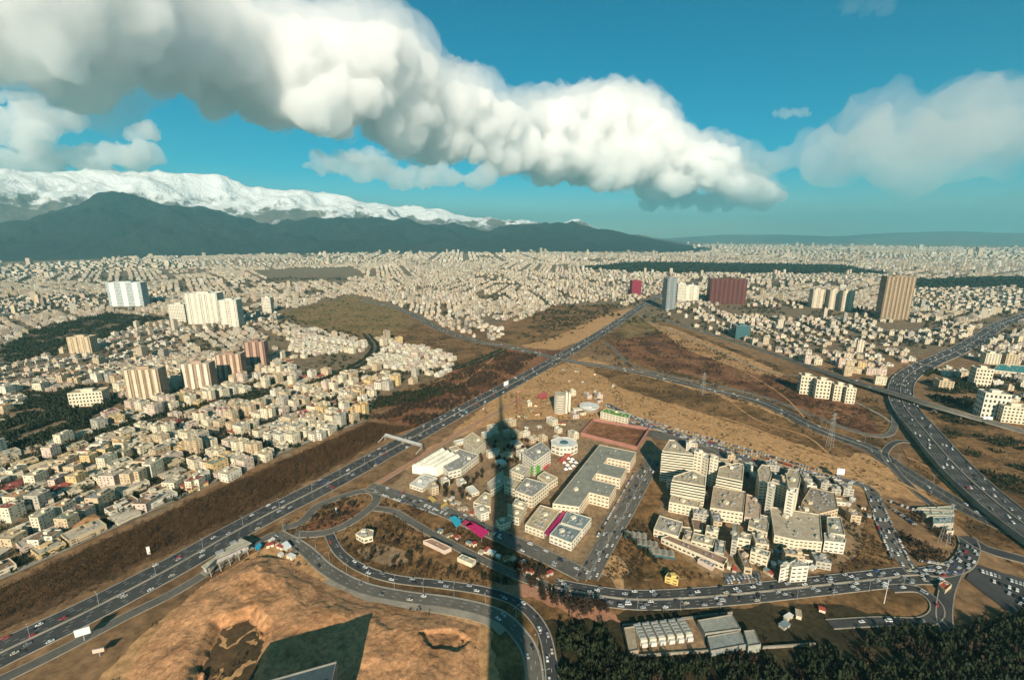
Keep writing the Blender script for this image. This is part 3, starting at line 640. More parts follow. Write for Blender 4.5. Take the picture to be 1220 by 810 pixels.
# ---- roads keep houses away
def near_road(x, y, pad=7):
    for L, wd, z in ROADS:
        if np.min((L[:, 0] - x) ** 2 + (L[:, 1] - y) ** 2) < (wd / 2 + pad) ** 2: return True
    return False
BLOCK = []                                     # (x,y,r) ground taken by the big buildings
def taken(x, y, r):
    return any((x - a) ** 2 + (y - c) ** 2 < (r + q) ** 2 for a, c, q in BLOCK)
def big(name, label, cat, roofpx, h, floors=0, bays=4., wall='cream', roof='pale', bands=False, z0=0., fw=.62, fh=.3, par=.9, group=None, extra=None, wn_mat='glass', plan=None, parts=True):
    """a building whose roof outline is known; the plan is that outline brought down to the ground"""
    poly = plan or [G(*p, z=h) for p in roofpx]; cx = sum(p[0] for p in poly) / len(poly); cyy = sum(p[1] for p in poly) / len(poly)
    loc = [(p[0] - cx, p[1] - cyy) for p in poly]
    t = thing(name, label, cat, (cx, cyy, 0), 0, group)
    wl, rf, wn = flat_parts(loc, h, 0 if bands else floors, bays, par, fw, fh, z0=z0)
    wc = WCOL[wall] if isinstance(wall, str) else wall; rc = RCOL[roof] if isinstance(roof, str) else roof
    wl.build('wall', 'wall', t, wc); ro = rf.build('roof', 'roof', t, rc)
    if bands:                                                       # continuous glass strips between projecting floor bands
        P = ccw(loc); st = (h - z0) / floors
        g = MB(); g.prism(inset(P, -.05), z0 + .2, h - .3, top=False); g.build('glazing', 'glass', t)
        for f in range(floors + 1):
            q = MB(); zz = z0 + f * st - (.5 if f else 0.); hh = st * .52 if f < floors else 1.0
            o = inset(P, -.55); i_ = inset(P, .2); q.prism(o, zz + (.1 if f == 0 else 0), zz + hh, top=True, bottom=True); q.build('floor_band', 'wall', t, wc) if f < floors else None
    elif len(wn.v): wn.build('windows', wn_mat, t, kind='stuff')
    r = max(math.dist(p, (0, 0)) for p in loc); BLOCK.append((cx, cyy, r * .8))
    rr = random.Random(int(cx * 7 + cyy)); q = MB(); Q = inset(loc, min(4, r * .25)); nu = 0
    if parts:
        for k in range(90):                                           # plant on the roof
            x, y = rr.uniform(-r, r), rr.uniform(-r, r)
            if inpoly([x], [y], Q)[0]:
                nu += 1; q.box(x, y, h + .1, rr.uniform(1, 3), rr.uniform(1, 2.2), rr.uniform(.7, 1.8), rr.choice((0, .3)))
                if nu > 4 + r * .6: break
        if nu: q.build('roof_unit', 'steel', ro, kind='stuff')
        q = MB()
        for k in range(30):
            x, y = rr.uniform(-r, r), rr.uniform(-r, r)
            if inpoly([x], [y], inset(loc, min(5, r * .35)))[0]: q.box(x, y, h + .1, 4.5, 3.8, 2.8, rr.choice((0, .4))); break
        if len(q.v): q.build('stair_hut', 'wall', t, wc)
    return t
def Z(ox, oy, s):
    return lambda *p: [(ox + p[i] / s, oy + p[i + 1] / s) for i in range(0, len(p), 2)]
z6 = Z(300, 450, 3.935); z7 = Z(600, 450, 3.935); za = Z(560, 540, 7.3625); zb = Z(770, 510, 7.3625); zc = Z(890, 540, 7.3625); zd = Z(770, 600, 7.3625); ze = Z(600, 450, 7.3625); zf = Z(480, 450, 7.3625); zg = Z(680, 540, 7.3625)
# ---- fairground
def hall():
    q = zf(80, 770, 330, 620, 500, 690, 300, 800); A, B_, C, D_ = [G(*p, z=11) for p in q]
    t = thing('exhibition_hall', 'white vaulted exhibition hall with stepped barrel roof beside the highway', 'hall', (A[0], A[1], 0))
    A, B_, C, D_ = [np.array(p) for p in (A, B_, C, D_)]; o = A.copy()
    w = MB(); w.prism([tuple(p - o) for p in (A, B_, C, D_)], -.5, 11, top=False); w.build('wall', 'wall', t, (.72, .68, .58))
    for k in range(4):                                               # four barrel vaults side by side
        v = MB(); n = 9
        a0, a1 = A + (D_ - A) * k / 4, A + (D_ - A) * (k + 1) / 4; b0, b1 = B_ + (C - B_) * k / 4, B_ + (C - B_) * (k + 1) / 4
        for (p, r_) in ((a0, a1), (b0, b1)):
            for i in range(n):
                s = i / (n - 1); e = p + (r_ - p) * s - o; v.v.append((e[0], e[1], 11 + 2.6 * math.sin(math.pi * s)))
        v.f = [(i, i + 1, n + i + 1, n + i) for i in range(n - 1)] + [tuple(range(n)), tuple(reversed(range(n, 2 * n)))]; v.m = [0] * len(v.f)
        v.build('roof_vault', 'roof', t, (.74, .69, .56))
    BLOCK.append((*((A + C) / 2), 30))
hall()
big('exhibition_annex', 'flat grey roofed annex with white walls joined to vaulted hall', 'hall', zf(330, 760, 500, 625, 665, 680, 510, 800, 400, 830), 10, 2, 4.5, 'white', 'grey')
big('exhibition_lobby', 'low white entrance block in front of the vaulted hall', 'hall', z6(740, 500, 800, 450, 870, 470, 800, 520), 5, 1, 4, 'white', 'white')
big('cream_warehouse', 'plain cream block half covered by the tower shadow', 'building', zf(530, 535, 610, 480, 730, 560, 640, 640), 15, 4, 5, 'cream', 'sandy')
E0, E1, E3 = [np.array(G(*p, z=14)) for p in (z7(230, 590)[0], z7(450, 315)[0], z7(360, 622)[0])]
ax, bx_ = E1 - E0, np.array(G(*z7(622, 350)[0], z=14)) - E1
def ep(s, t): return tuple(E0 + ax * s + bx_ * t)
EP = [ep(0, 0), ep(1, 0), ep(1, 1), ep(.80, 1), ep(.80, .42), ep(.70, .42), ep(.70, 1.0), ep(.52, 1.0), ep(.52, .42), ep(.42, .42), ep(.42, 1.0), ep(.24, 1.0), ep(.24, .55), ep(.04, .55)]
big('pavilion', 'long grey roofed pavilion with three open courtyards facing the side avenue', 'pavilion', None, 14, 3, 4.5, (.66, .53, .38), (.24, .235, .19), plan=EP, par=.6)
big('small_hall', 'flat blue grey roofed hall next to the courtyard pavilion', 'hall', z7(300, 625, 412, 660, 370, 712, 268, 680), 9, 2, 4, 'white', (.20, .24, .235))
big('small_hall', 'flat blue grey roofed hall at the corner of fair road', 'hall', z7(262, 684, 366, 716, 318, 776, 216, 736), 9, 2, 4, 'white', (.19, .235, .23))
big('tan_hall', 'low tan roofed hall beside the magenta canopy', 'hall', z7(172, 598, 262, 622, 188, 722, 100, 690), 8, 2, 4, 'cream', 'sandy')
t = thing('canopy', 'long magenta fabric canopy between tan hall and grey halls', 'canopy'); q = MB(); P = [G(*p, z=7) for p in z7(282, 620, 300, 628, 214, 740, 192, 728)]
q.prism(P, 6.6, 7, bottom=True); q.build('cover', 'coat', t, (.33, .01, .09))
for p in P: q = MB(); q.box(p[0], p[1], 0, .4, .4, 6.6); q.build('post', 'steel', t)
FB = [('grey flat roofed block with tall cream walls in the fairground', za(490, 215, 690, 270, 545, 385, 395, 330), 14, 3, 'cream', 'grey'),
      ('tan flat roofed block between pavilion and grey fairground block', za(650, 160, 770, 215, 690, 265, 590, 205), 10, 2, 'cream', 'sandy'),
      ('cream block with tan roof in the fairground', za(430, 95, 530, 130, 470, 200, 345, 150), 12, 3, 'cream', 'pale'),
      ('cream terrace block beneath the tower shadow', za(300, 200, 470, 250, 400, 320, 300, 290), 9, 2, 'cream', 'sandy'),
      ('sandy roofed corner block facing fair road', za(330, 440, 480, 490, 430, 570, 330, 540), 9, 2, 'cream', 'sandy'),
      ('cream block with roof rail behind the corner block', za(400, 400, 500, 440, 470, 480, 370, 445), 11, 2, 'cream', 'pale'),
      ('sandy roofed pavilion on fair road west of the tower shadow', za(30, 430, 130, 340, 180, 360, 180, 470), 8, 2, 'cream', 'sandy'),
      ('narrow cream wing in the shade of the tower shaft', za(150, 260, 290, 150, 300, 260, 180, 330), 8, 2, 'cream', 'pale'),
      ('tall white ribbed block with green banner in the fairground', ze(160, 660, 330, 560, 415, 640, 270, 740), 20, 5, 'white', 'grey')]
for lb, rp, h, fl, wc, rc in FB: big('fair_building', lb, 'building', rp, h, fl, 4, wc, rc, group=None)
q = MB(); P = [G(*p, z=12) for p in ze(240, 780, 320, 770)]; a = np.array(P[0]); c = np.array(P[1]); nn = np.array([0, -1.2])
q.prism([tuple(a + nn), tuple(c + nn), tuple(c + nn * .8), tuple(a + nn * .8)], 1.5, 13, bottom=True); tag(q.build('green_banner', 'coat', None, (.06, .2, .03)), 'green banner hung on the tall white ribbed block', 'banner')
q = MB()
def octagon(px, py, z, rx, ry, n=8, ph=.39): c = G(px, py, z); return c, [(rx * math.cos(2 * math.pi * i / n + ph), ry * math.sin(2 * math.pi * i / n + ph)) for i in range(n)]
c, P = octagon(672, 527, 13, 20, 17)
t = big('domed_hall', 'white octagonal hall with dark round skylight', 'hall', None, 13, 2, 5, 'white', 'white', plan=[(x + c[0], y + c[1]) for x, y in P], parts=False)
q = MB(); q.cyl(0, 0, 13.1, 6.2, 5.6, .9, 20); q.cyl(0, 0, 14, 5.6, 2.5, 1.6, 20); q.build('skylight', 'blue_glass', t)
t = big('green_roof_hall', 'cream hall with bright green flat roof', 'hall', ze(850, 300, 900, 270, 1110, 320, 1090, 360), 12, 3, 5, 'cream', (.11, .24, .04))
# sports court
P = [G(*p) for p in z7(360, 272, 420, 205, 682, 250, 625, 340)]; cx, cyy = np.mean(P, 0); loc = [(a - cx, b_ - cyy) for a, b_ in P]
t = thing('sports_court', 'brown sports court walled in pink behind the pavilion', 'sports court', (cx, cyy, 0)); BLOCK.append((cx, cyy, 45))
q = MB(); ring(q, loc, .8, -.2, 6); q.build('wall', 'wall', t, (.32, .15, .115)); q = MB(); q.prism(inset(loc, .9), .2, 1.5); q.build('pitch', 'red_soil', t)
q = MB(); ring(q, inset(loc, 3), .25, 1.2, 1.53); q.build('line', 'white_paint', t)
# round hotel, its lift tower and the round lecture hall
bx, by = G(666.5, 491); hh = HT(666.5, 491, 469)
t = thing('round_tower', 'cylindrical banded tower with a pale lift slab at its side', 'tower', (bx, by, 0)); BLOCK.append((bx, by, 20))
q = MB(); q.cyl(0, 0, -.5, 9, 9, hh, 24); q.build('glazing', 'glass', t)
for f in range(11): q = MB(); q.cyl(0, 0, f * hh / 11, 9.7, 9.7, hh / 11 * .55, 24); q.build('floor_band', 'wall', t, (.62, .54, .42))
q = MB(); q.cyl(0, 0, hh - .45, 9.9, 9.9, 1.2, 24); q.build('roof', 'roof', t, RCOL['pale'])
for k, dx in ((0, 11.2), (1, 16.2)): q = MB(); q.box(dx, -2, -.5, 3.6, 9, hh + 5 - k * 2); q.build('lift_slab', 'wall', t, (.62, .54, .42))
bx, by = G(702, 488); t = thing('lecture_hall', 'low round hall with tilted white disc roof', 'hall', (bx, by, 0)); BLOCK.append((bx, by, 22))
q = MB(); q.cyl(0, 0, -.5, 15, 17, 7, 28); q.build('wall', 'wall', t, (.30, .27, .22)); q = MB(); q.cyl(0, 0, 6.4, 17.6, 17.6, 1.4, 28); q.build('roof', 'roof', t, RCOL['white']); q = MB(); q.cyl(-4, -3, 7.8, 9, 8.5, 1.2, 20); q.build('upper_roof', 'roof', t, RCOL['white'])
q = MB(); q.box(-22, -6, -.5, 16, 10, 5, .2); q.build('link_block', 'wall', t, (.6, .55, .45))
# stalls, tents and awnings
for i, (px, py) in enumerate([(672, 553), (676, 556), (680, 552), (683, 557), (679, 560), (674, 561), (686, 553), (682, 549), (677, 548)]):
    x, y = G(px, py); t = thing('marquee', 'small white peaked marquee in the fairground yard', 'marquee', (x, y, 0), .3, 'white marquees in the fairground yard')
    q = MB(); q.box(0, 0, 2.6, 5, 5, 2.2, taper=.08); q.build('cover', 'coat', t, (.75, .74, .7))
    for sx_ in (-1, 1):
        for sy_ in (-1, 1): q = MB(); q.box(sx_ * 2.3, sy_ * 2.3, 0, .15, .15, 2.7); q.build('post', 'steel', t)
for lb, pts, h, col in (('long red awning beside the white marquees', z7(255, 390, 300, 350, 318, 356, 275, 398), 4.5, (.42, .05, .03)),
                        ('red awning against the white ribbed block', ze(345, 790, 390, 740, 405, 755, 365, 805), 4, (.42, .04, .05)),
                        ('wide magenta tent roof on fair road', z6(1000, 690, 1030, 672, 1112, 718, 1078, 750), 5, (.45, .012, .10)),
                        ('crimson tent roof joined to the magenta tent', z6(975, 672, 1005, 665, 1040, 685, 1005, 695), 5, (.36, .03, .07)),
                        ('turquoise tent roof on fair road', z6(925, 655, 950, 645, 992, 672, 960, 700), 5, (.03, .30, .40)),
                        ('yellow stall roof beside the white hall', z6(885, 600, 912, 580, 920, 588, 890, 612), 4, (.5, .32, .06)),
                        ('ochre stall roof by fair road car park', z6(825, 560, 840, 552, 866, 570, 850, 582), 4, (.5, .33, .08)),
                        ('red stall roof near the crane', ze(300, 150, 370, 120, 385, 170, 305, 180), 5, (.45, .05, .04)),
                        ('blue sheet roof at the end of footbridge station', Z(200, 620, 7.3625)(760, 230, 800, 190, 825, 210, 790, 265), 4, (.02, .28, .42)),
                        ('white container roof beside the parkway entrance', Z(250, 630, 4.357)(370, 75, 400, 60, 425, 88, 395, 98), 4, (.6, .62, .6))):
    P = [G(*p, z=h) for p in pts]; t = thing('tent_roof', lb, 'tent'); q = MB(); q.prism(P, h - .5, h, bottom=True); q.build('cover', 'coat', t, col)
    for p in inset(P, .4): q = MB(); q.box(p[0], p[1], 0, .3, .3, h - .5); q.build('post', 'steel', t)
# ---- hospital
HB = [('hospital ward block with seven white floor bands beside the side avenue', zb(140, 205, 200, 105, 250, 110, 345, 195, 415, 238), 40, 12),
      ('hospital ward block standing lower in front of the twin ward', zb(225, 460, 240, 425, 400, 372, 520, 425, 515, 512), 30, 9),
      ('hospital ward block with banded front behind the terrace', zb(620, 425, 640, 345, 800, 305, 855, 320, 842, 470), 24, 7)]
for lb, rp, h, fl in HB: big('hospital_block', lb, 'hospital', rp, h, fl, 4, (.66, .57, .42), (.40, .32, .22), bands=True)
for lb, rp, h in (('tall plain white stair tower between the hospital ward blocks', zb(560, 265, 575, 240, 638, 262, 628, 285), 36), ('narrow white stair tower against the first ward block', zb(422, 205, 440, 185, 500, 205, 490, 225), 38), ('banded hospital lift block beside the white stair tower', zb(465, 240, 480, 205, 565, 240, 545, 275), 34)):
    big('stair_tower', lb, 'tower', rp, h, 9, 4, (.70, .61, .46), 'pale')
TW = [('slim white twin tower with two window columns and hexagonal roof', zc(180, 290, 200, 250, 255, 275, 240, 318), 36), ('slim white twin tower next to the stepped hospital roof', zc(348, 330, 370, 300, 440, 315, 425, 352), 38)]
for lb, rp, h in TW: big('twin_tower', lb, 'tower', rp, h, 11, 5.5, 'white', 'pale', fw=.5)
for lb, rp, h in (('hexagonal tan roofed hospital wing behind the first twin tower', zc(92, 150, 130, 100, 200, 115, 215, 190, 190, 260, 110, 255), 30), ('hexagonal tan roofed hospital wing behind the second twin tower', zc(342, 190, 375, 135, 450, 160, 470, 230, 450, 310, 360, 300), 34), ('bridge wing linking the slim twin towers', zc(215, 245, 225, 225, 362, 270, 352, 300), 28)):
    big('hospital_wing', lb, 'hospital', rp, h, 8, 4, 'cream', (.40, .32, .22))
for i, (lb, rp, h, fl, wc, rc) in enumerate([
    ('broad tan terraced podium in the middle of the hospital', zb(590, 510, 870, 560, 850, 745, 560, 700), 14, 3, 'cream', (.38, .29, .20)),
    ('long pale podium with cream parapet below the ward blocks', zb(225, 585, 480, 645, 460, 700, 200, 650), 12, 3, 'cream', (.40, .32, .22)),
    ('pinkish hospital roof terrace beside the podium', zb(880, 580, 1010, 620, 1000, 800, 860, 780), 9, 2, 'pink', (.42, .31, .22)),
    ('wide flat hospital roof covered with small vents', zc(200, 470, 640, 540, 660, 780, 420, 760, 240, 720), 11, 3, 'cream', (.40, .33, .24)),
    ('grey flat roofed hospital block with rooftop huts', zc(480, 430, 560, 300, 770, 350, 800, 490, 640, 530), 12, 3, 'tan', (.26, .22, .17)),
    ('greenish flat roofed hospital block by the car park', zc(700, 560, 820, 560, 860, 720, 710, 700), 13, 3, 'cream', (.28, .27, .21)),
    ('white walled hospital outpatient block facing the lawn', zc(675, 700, 790, 710, 870, 760, 860, 790, 680, 770), 12, 3, 'white', (.36, .32, .24)),
    ('low sand roofed hospital block south of the twin towers', zc(30, 520, 200, 560, 180, 700, 10, 640), 8, 2, 'cream', (.36, .30, .22)),
    ('square grey roofed block beside the planted slope', zd(115, 105, 320, 165, 280, 290, 65, 225), 8, 2, 'cream', (.36, .31, .24)),
    ('small brown roofed hospital annex next to square block', zd(345, 230, 415, 250, 390, 340, 315, 310), 7, 2, 'tan', (.32, .26, .18)),
    ('pale hospital annex with lit parapet in the annex row', zd(415, 255, 605, 305, 585, 375, 395, 325), 8, 2, 'cream', (.40, .33, .23)),
    ('grey skylit hospital annex at the end of annex row', zd(610, 315, 695, 335, 680, 440, 595, 420), 8, 2, 'grey', (.25, .26, .24)),
    ('long low hospital store with brown ridge roof', zd(130, 300, 200, 280, 715, 480, 680, 540), 6, 1, 'cream', (.27, .17, .12)),
    ('short lilac roofed shed below the long store', zd(450, 490, 480, 475, 605, 530, 580, 560), 4, 0, 'pink', (.42, .33, .30)),
    ('cream stepped hospital wing next to dark service yard', zd(530, 190, 640, 215, 625, 270, 520, 240), 10, 2, 'cream', (.38, .31, .22)),
    ('tall narrow hospital service block', zd(760, 170, 805, 180, 800, 330, 750, 320), 17, 5, 'grey', (.26, .24, .2)),
    ('pale green roofed hospital wing in the south court', zd(930, 375, 1090, 425, 1070, 470, 915, 420), 12, 3, 'cream', (.34, .33, .22)),
    ('brown long roofed hospital shed by the forecourt', zd(800, 400, 850, 400, 930, 570, 860, 560), 7, 1, 'tan', (.28, .20, .13)),
    ('cube shaped white hospital block beside the avenue', Z(730, 630, 4.357)(870, 190, 925, 175, 925, 195, 870, 210), 14, 4, 'white', (.4, .36, .28)),
    ('larger white hospital block with four floors beside the avenue', Z(730, 630, 4.357)(915, 180, 950, 160, 1015, 178, 1018, 195, 930, 200), 16, 4, 'white', (.36, .34, .26)),
    ('round tan hospital block east of the service yard', Z(730, 630, 4.357)(655, 20, 720, 30, 715, 60, 650, 48), 14, 3, 'cream', (.36, .3, .22)),
    ('yellow kiosk building beside the avenue pavement', Z(730, 630, 4.357)(272, 248, 290, 225, 345, 248, 340, 268), 6, 2, (.62, .44, .14), (.12, .11, .10))]):
    big('hospital_building' if 'kiosk' not in lb and 'shed' not in lb else ('kiosk' if 'kiosk' in lb else 'shed'), lb, 'building', rp, h, fl, 4, wc, rc)
x, y = G(732, 678); t = thing('round_plaza', 'pear shaped sandy plaza on the planted slope', 'plaza', (x, y, 0)); q = MB()
P = [(13 * math.cos(a) * (1 if math.sin(a) > -.3 else .45), 19 * math.sin(a) * (1 if math.sin(a) > 0 else 1.5)) for a in np.linspace(0, 2 * math.pi, 40)[:-1]]
q.prism(P, .3, .62); q.build('paving', 'sand', t); q = MB(); ring(q, P, .6, .3, .8); q.build('kerb', 'concrete', t)
for i, (px, py, w_, d_) in enumerate([(757, 640, 22, 9), (771, 650, 20, 9), (788, 661, 24, 9)]):
    x, y = G(px, py); t = thing('greenhouse', ['glass greenhouse nearest the planted slope', 'glass greenhouse in the middle of three', 'glass greenhouse beside the brown ridge store'][i], 'greenhouse', (x, y, 0), -.25)
    q = MB(); q.box(0, 0, 0, w_, d_, 3.0); q.build('wall', 'blue_glass', t, None)
    for k in range(4): q = MB(); a = -w_ / 2 + w_ * (k + .5) / 4; q.add([(a - w_ / 8, -d_ / 2, 3.02), (a + w_ / 8, -d_ / 2, 3.02), (a + w_ / 8, d_ / 2, 3.02), (a - w_ / 8, d_ / 2, 3.02), (a, -d_ / 2, 4.4), (a, d_ / 2, 4.4)], [(0, 1, 4), (1, 2, 5, 4), (2, 3, 5), (3, 0, 4, 5)]); q.build('roof_bay', 'concrete', t)
# annexes packed between the larger blocks
ra = random.Random(31)
def annexes(poly, n, where, ang, hmax, walls, roofs):
    W = [G(*p) for p in poly]; x0, x1 = min(p[0] for p in W), max(p[0] for p in W); y0, y1 = min(p[1] for p in W), max(p[1] for p in W); k = 0
    for _ in range(n * 60):
        x, y = ra.uniform(x0, x1), ra.uniform(y0, y1); w_, d_ = ra.uniform(8, 19), ra.uniform(7, 13); r = max(w_, d_) * .42
        if inpoly([x], [y], W)[0] and not near_road(x, y, r) and not any((x - a) ** 2 + (y - c) ** 2 < (r + q * .9) ** 2 for a, c, q in BLOCK):
            h = ra.choice((4, 4, 7, 7, 10, hmax)); a = ang + ra.choice((0, math.pi / 2)); c, s_ = math.cos(a), math.sin(a); wc, rc = ra.choice(walls), ra.choice(roofs)
            big('annex', f"{wc} {NUM[max(1, h // 3)]}-storey annex with {rc} flat roof {where}", 'building', None, h, max(1, h // 3), 4, wc, rc, plan=[(x + px * c - py * s_, y + px * s_ + py * c) for px, py in rect(w_, d_)], group=f"annexes {where}: {wc}, {rc} roof, {max(1, h // 3)} storeys", parts=h > 6); k += 1
            if k >= n: return
annexes([(795, 560), (830, 525), (900, 552), (1005, 578), (1022, 620), (1015, 655), (950, 685), (860, 680), (800, 640)], 48, 'in the hospital grounds', -.25, 13, ['cream', 'tan', 'white', 'grey'], ['pale', 'sandy', 'grey', 'brown'])
annexes([(490, 570), (530, 535), (600, 505), (690, 505), (700, 530), (650, 610), (600, 632), (520, 600)], 26, 'in the fairground', .55, 9, ['cream', 'white', 'tan'], ['pale', 'sandy', 'white', 'grey'])
annexes([(620, 480), (655, 470), (720, 472), (715, 500), (640, 500)], 8, 'around the round tower', .3, 8, ['cream', 'pink'], ['sandy', 'brown'])
annexes([(1180, 455), (1220, 450), (1220, 480), (1200, 480)], 4, 'near the white slab block', -.35, 12, ['cream', 'white'], ['pale'])
# ---- tall blocks further away: foot pixel, width px, top pixel
def tower(name, label, px, yb, wpx, yt, depth, rz, floors, wc, rc, cat='tower', ribs=0, split=None, cols=None, mat='wall', group=None, bay=None):
    x, y = G(px, yb); h = HT(px, yb, yt); mpp = (y * CP + CAMH * SP) / F; w_ = wpx * mpp
    t = thing(name, label, cat, (x, y + depth / 2, 0), rz, group); BLOCK.append((x, y + depth / 2, max(w_, depth) * .62))
    wl, rf, wn = flat_parts(rect(w_, depth), h, floors, (w_ / cols if cols else 5.), 1.2, .5, .5)
    wl.build('wall', mat, t, WCOL[wc] if isinstance(wc, str) else wc); ro = rf.build('roof', 'roof', t, RCOL[rc]); wn.build('windows', 'glass', t, kind='stuff')
    for k in range(ribs):                                               # projecting bays that run the full height
        q = MB(); a = -w_ / 2 + w_ * (k + .5) / ribs; q.box(a, -depth / 2 - .6, -.5, w_ / ribs * .45, 1.6, h + 1.3); q.build('facade_bay', mat, t, bay or (WCOL[wc] if isinstance(wc, str) else wc))
    q = MB(); q.box(0, 0, h, w_ * .35, depth * .4, 4.5); q.build('plant_room', mat, t, WCOL[wc] if isinstance(wc, str) else wc)
    return t
tower('apartment_tower', 'tan apartment tower with brown ribs, broadest of the ribbed row', 173, 479, 38, 441, 24, .12, 14, (.34, .24, .16), 'pale', ribs=5, bay=(.56, .45, .31))
tower('apartment_tower', 'cream and brown ribbed apartment tower second in the row', 235, 464, 32, 434, 24, .12, 14, (.36, .25, .18), 'pale', ribs=4, bay=(.60, .52, .40))
tower('apartment_tower', 'reddish brown ribbed apartment tower third in the row', 274, 450, 28, 423, 24, .12, 14, (.28, .17, .12), 'pale', ribs=4, bay=(.50, .36, .25))
tower('apartment_tower', 'dark brick ribbed apartment tower at the end of row', 305, 437, 23, 408, 22, .12, 13, (.24, .13, .10), 'pale', ribs=3, bay=(.40, .26, .19))
tower('white_tower', 'white slab tower with rounded twin fronts among far left houses', 151, 365, 38, 337, 40, .1, 16, (.42, .45, .44), 'white', ribs=3, bay=(.56, .58, .55))
tower('white_tower', 'small plain white tower left of the tall white group', 212, 384, 18, 363, 36, .1, 12, 'white', 'white')
tower('white_tower', 'broad stepped white tower block in the tall white group', 243, 386, 36, 350, 45, .1, 18, 'white', 'white', ribs=6)
tower('white_tower', 'white tower on the right of the tall white group', 274, 390, 20, 358, 40, .1, 17, 'white', 'white', ribs=2)
tower('white_tower', 'slender pale tower above the grassland', 318, 373, 10, 355, 30, .1, 10, 'white', 'pale')
tower('apartment_tower', 'tan tower alone in the valley houses', 96, 421, 25, 402, 24, .1, 8, 'tan', 'pale', ribs=4)
tower('apartment_block', 'long cream walled block beside dark park trees', 102, 484, 34, 468, 22, .25, 4, 'cream', 'sandy', cat='building')
tower('office_tower', 'huge brown slab tower with pale end wall above the housing estate', 1067, 381, 29, 330, 42, -.25, 22, (.23, .165, .105), 'pale', ribs=7, bay=(.33, .24, .155))
tower('office_tower', 'massive maroon brick block beside the field', 868, 362, 40, 333, 70, -.2, 14, (.085, .03, .027), 'brown', ribs=8, bay=(.12, .042, .036))
tower('office_tower', 'grey glass tower with dark crown by the highway', 798, 370, 12, 332, 40, .1, 20, (.20, .22, .22), 'grey', ribs=2)
tower('office_tower', 'white tower just right of the grey glass tower', 811, 360, 9, 338, 34, 0, 12, 'white', 'white')
tower('office_tower', 'double white tower beside the maroon block', 823, 359, 18, 341, 40, 0, 11, 'white', 'white', ribs=2)
tower('office_tower', 'bright crimson office block in the far city', 758, 352, 11, 335, 50, 0, 12, (.24, .02, .045), 'brown')
tower('glass_cube', 'teal glass cube office near the tan estate', 885, 404, 16, 389, 40, -.1, 6, (.05, .13, .14), 'grey', cat='building')
for i, px in enumerate((975, 995, 1010)):
    tower('estate_tower', 'dark sided estate tower with pale end wall beside the brown slab tower', px, 367 + i * 2, 12, 345 + i, 45, -.25, 14, (.52, .44, .33), 'pale', group='estate towers beside the brown slab tower', ribs=2)
for px, yb, wp, yt, lb in ((962, 470, 14, 449, 'pale four storey block first of three on bare hillside'), (981, 475, 15, 454, 'pale four storey block second of three on bare hillside'), (1002, 478, 14, 460, 'greenish white four storey block third on bare hillside'), (1014, 481, 10, 463, 'small white stepped block ending the hillside row')):
    tower('apartment_block', lb, px, yb, wp, yt, 20, -.3, 5, 'cream', 'sandy', cat='building')
for px, yb, wp, yt, lb, wc in ((1186, 499, 24, 470, 'white slab block with brown recess above the road bridge', 'white'), (1212, 505, 26, 486, 'low cream wing beside the white slab block', 'cream'), (1172, 461, 16, 440, 'cream block with shaded side near the dark lawn', 'cream'), (1129, 465, 14, 455, 'small tan house beside the freeway curve', 'tan'), (1184, 434, 14, 422, 'cream twin block behind the teal roof', 'cream'), (1206, 436, 11, 423, 'tan twin block behind the teal roof', 'tan')):
    tower('apartment_block', lb, px, yb, wp, yt, 22, -.35, 5, wc, 'pale', cat='building')
big('teal_roof_hall', 'long low hall with teal roof right of the freeway', 'hall', [(1183, 441), (1190, 434), (1235, 437), (1232, 446)], 6, 1, 6, 'cream', (.05, .22, .22))
big('workshop', 'low green sheet roofed workshop beside the freeway ramp', 'building', Z(1040, 560, 6.233)(360, 290, 330, 280, 590, 270, 600, 300), 4, 0, 5, 'grey', (.24, .28, .2))
big('workshop', 'long blue green sheet roofed workshop below the ramp', 'building', Z(1040, 560, 6.233)(445, 350, 600, 345, 600, 395, 450, 400), 5, 0, 5, 'grey', (.15, .24, .24))
big('workshop', 'pale green shed between the two workshops and ramp', 'building', Z(1040, 560, 6.233)(370, 310, 600, 308, 605, 335, 400, 338), 5, 0, 5, 'grey', (.30, .33, .24))
big('workshop', 'small cream hut at the end of workshop yard', 'building', Z(1040, 560, 6.233)(545, 430, 600, 425, 600, 455, 550, 455), 4, 1, 5, 'cream', (.5, .42, .28))
big('kiosk', 'low red roofed kiosk on the traffic island', 'kiosk', [(1118, 696), (1126, 692), (1134, 697), (1126, 704)], 4, 0, 5, 'tan', (.36, .06, .03))
big('office_block', 'grey office block with pale stone end beneath the tower', 'building', None, 40.5, 11, 3.6, (.20, .19, .165), (.05, .075, .085), plan=[(-180, 190), (-103, 190), (-109, 231), (-175, 208)], par=1.4)
big('guard_house', 'pale flat roofed guard house in the roundabout garden', 'building', Z(330, 590, 7.3625)(690, 340, 760, 290, 850, 310, 840, 360, 760, 380), 6, 1, 4, 'cream', (.45, .36, .26))
big('shed', 'pinkish long shed under construction by service lane', 'shed', Z(470, 590, 7.3625)(250, 400, 330, 380, 500, 460, 440, 490), 4, 0, 5, 'pink', (.42, .25, .17))
big('shed', 'sandy flat roofed store beside the service lane', 'shed', Z(470, 590, 7.3625)(550, 550, 590, 520, 715, 570, 680, 605), 4, 0, 5, 'cream', (.44, .35, .23))
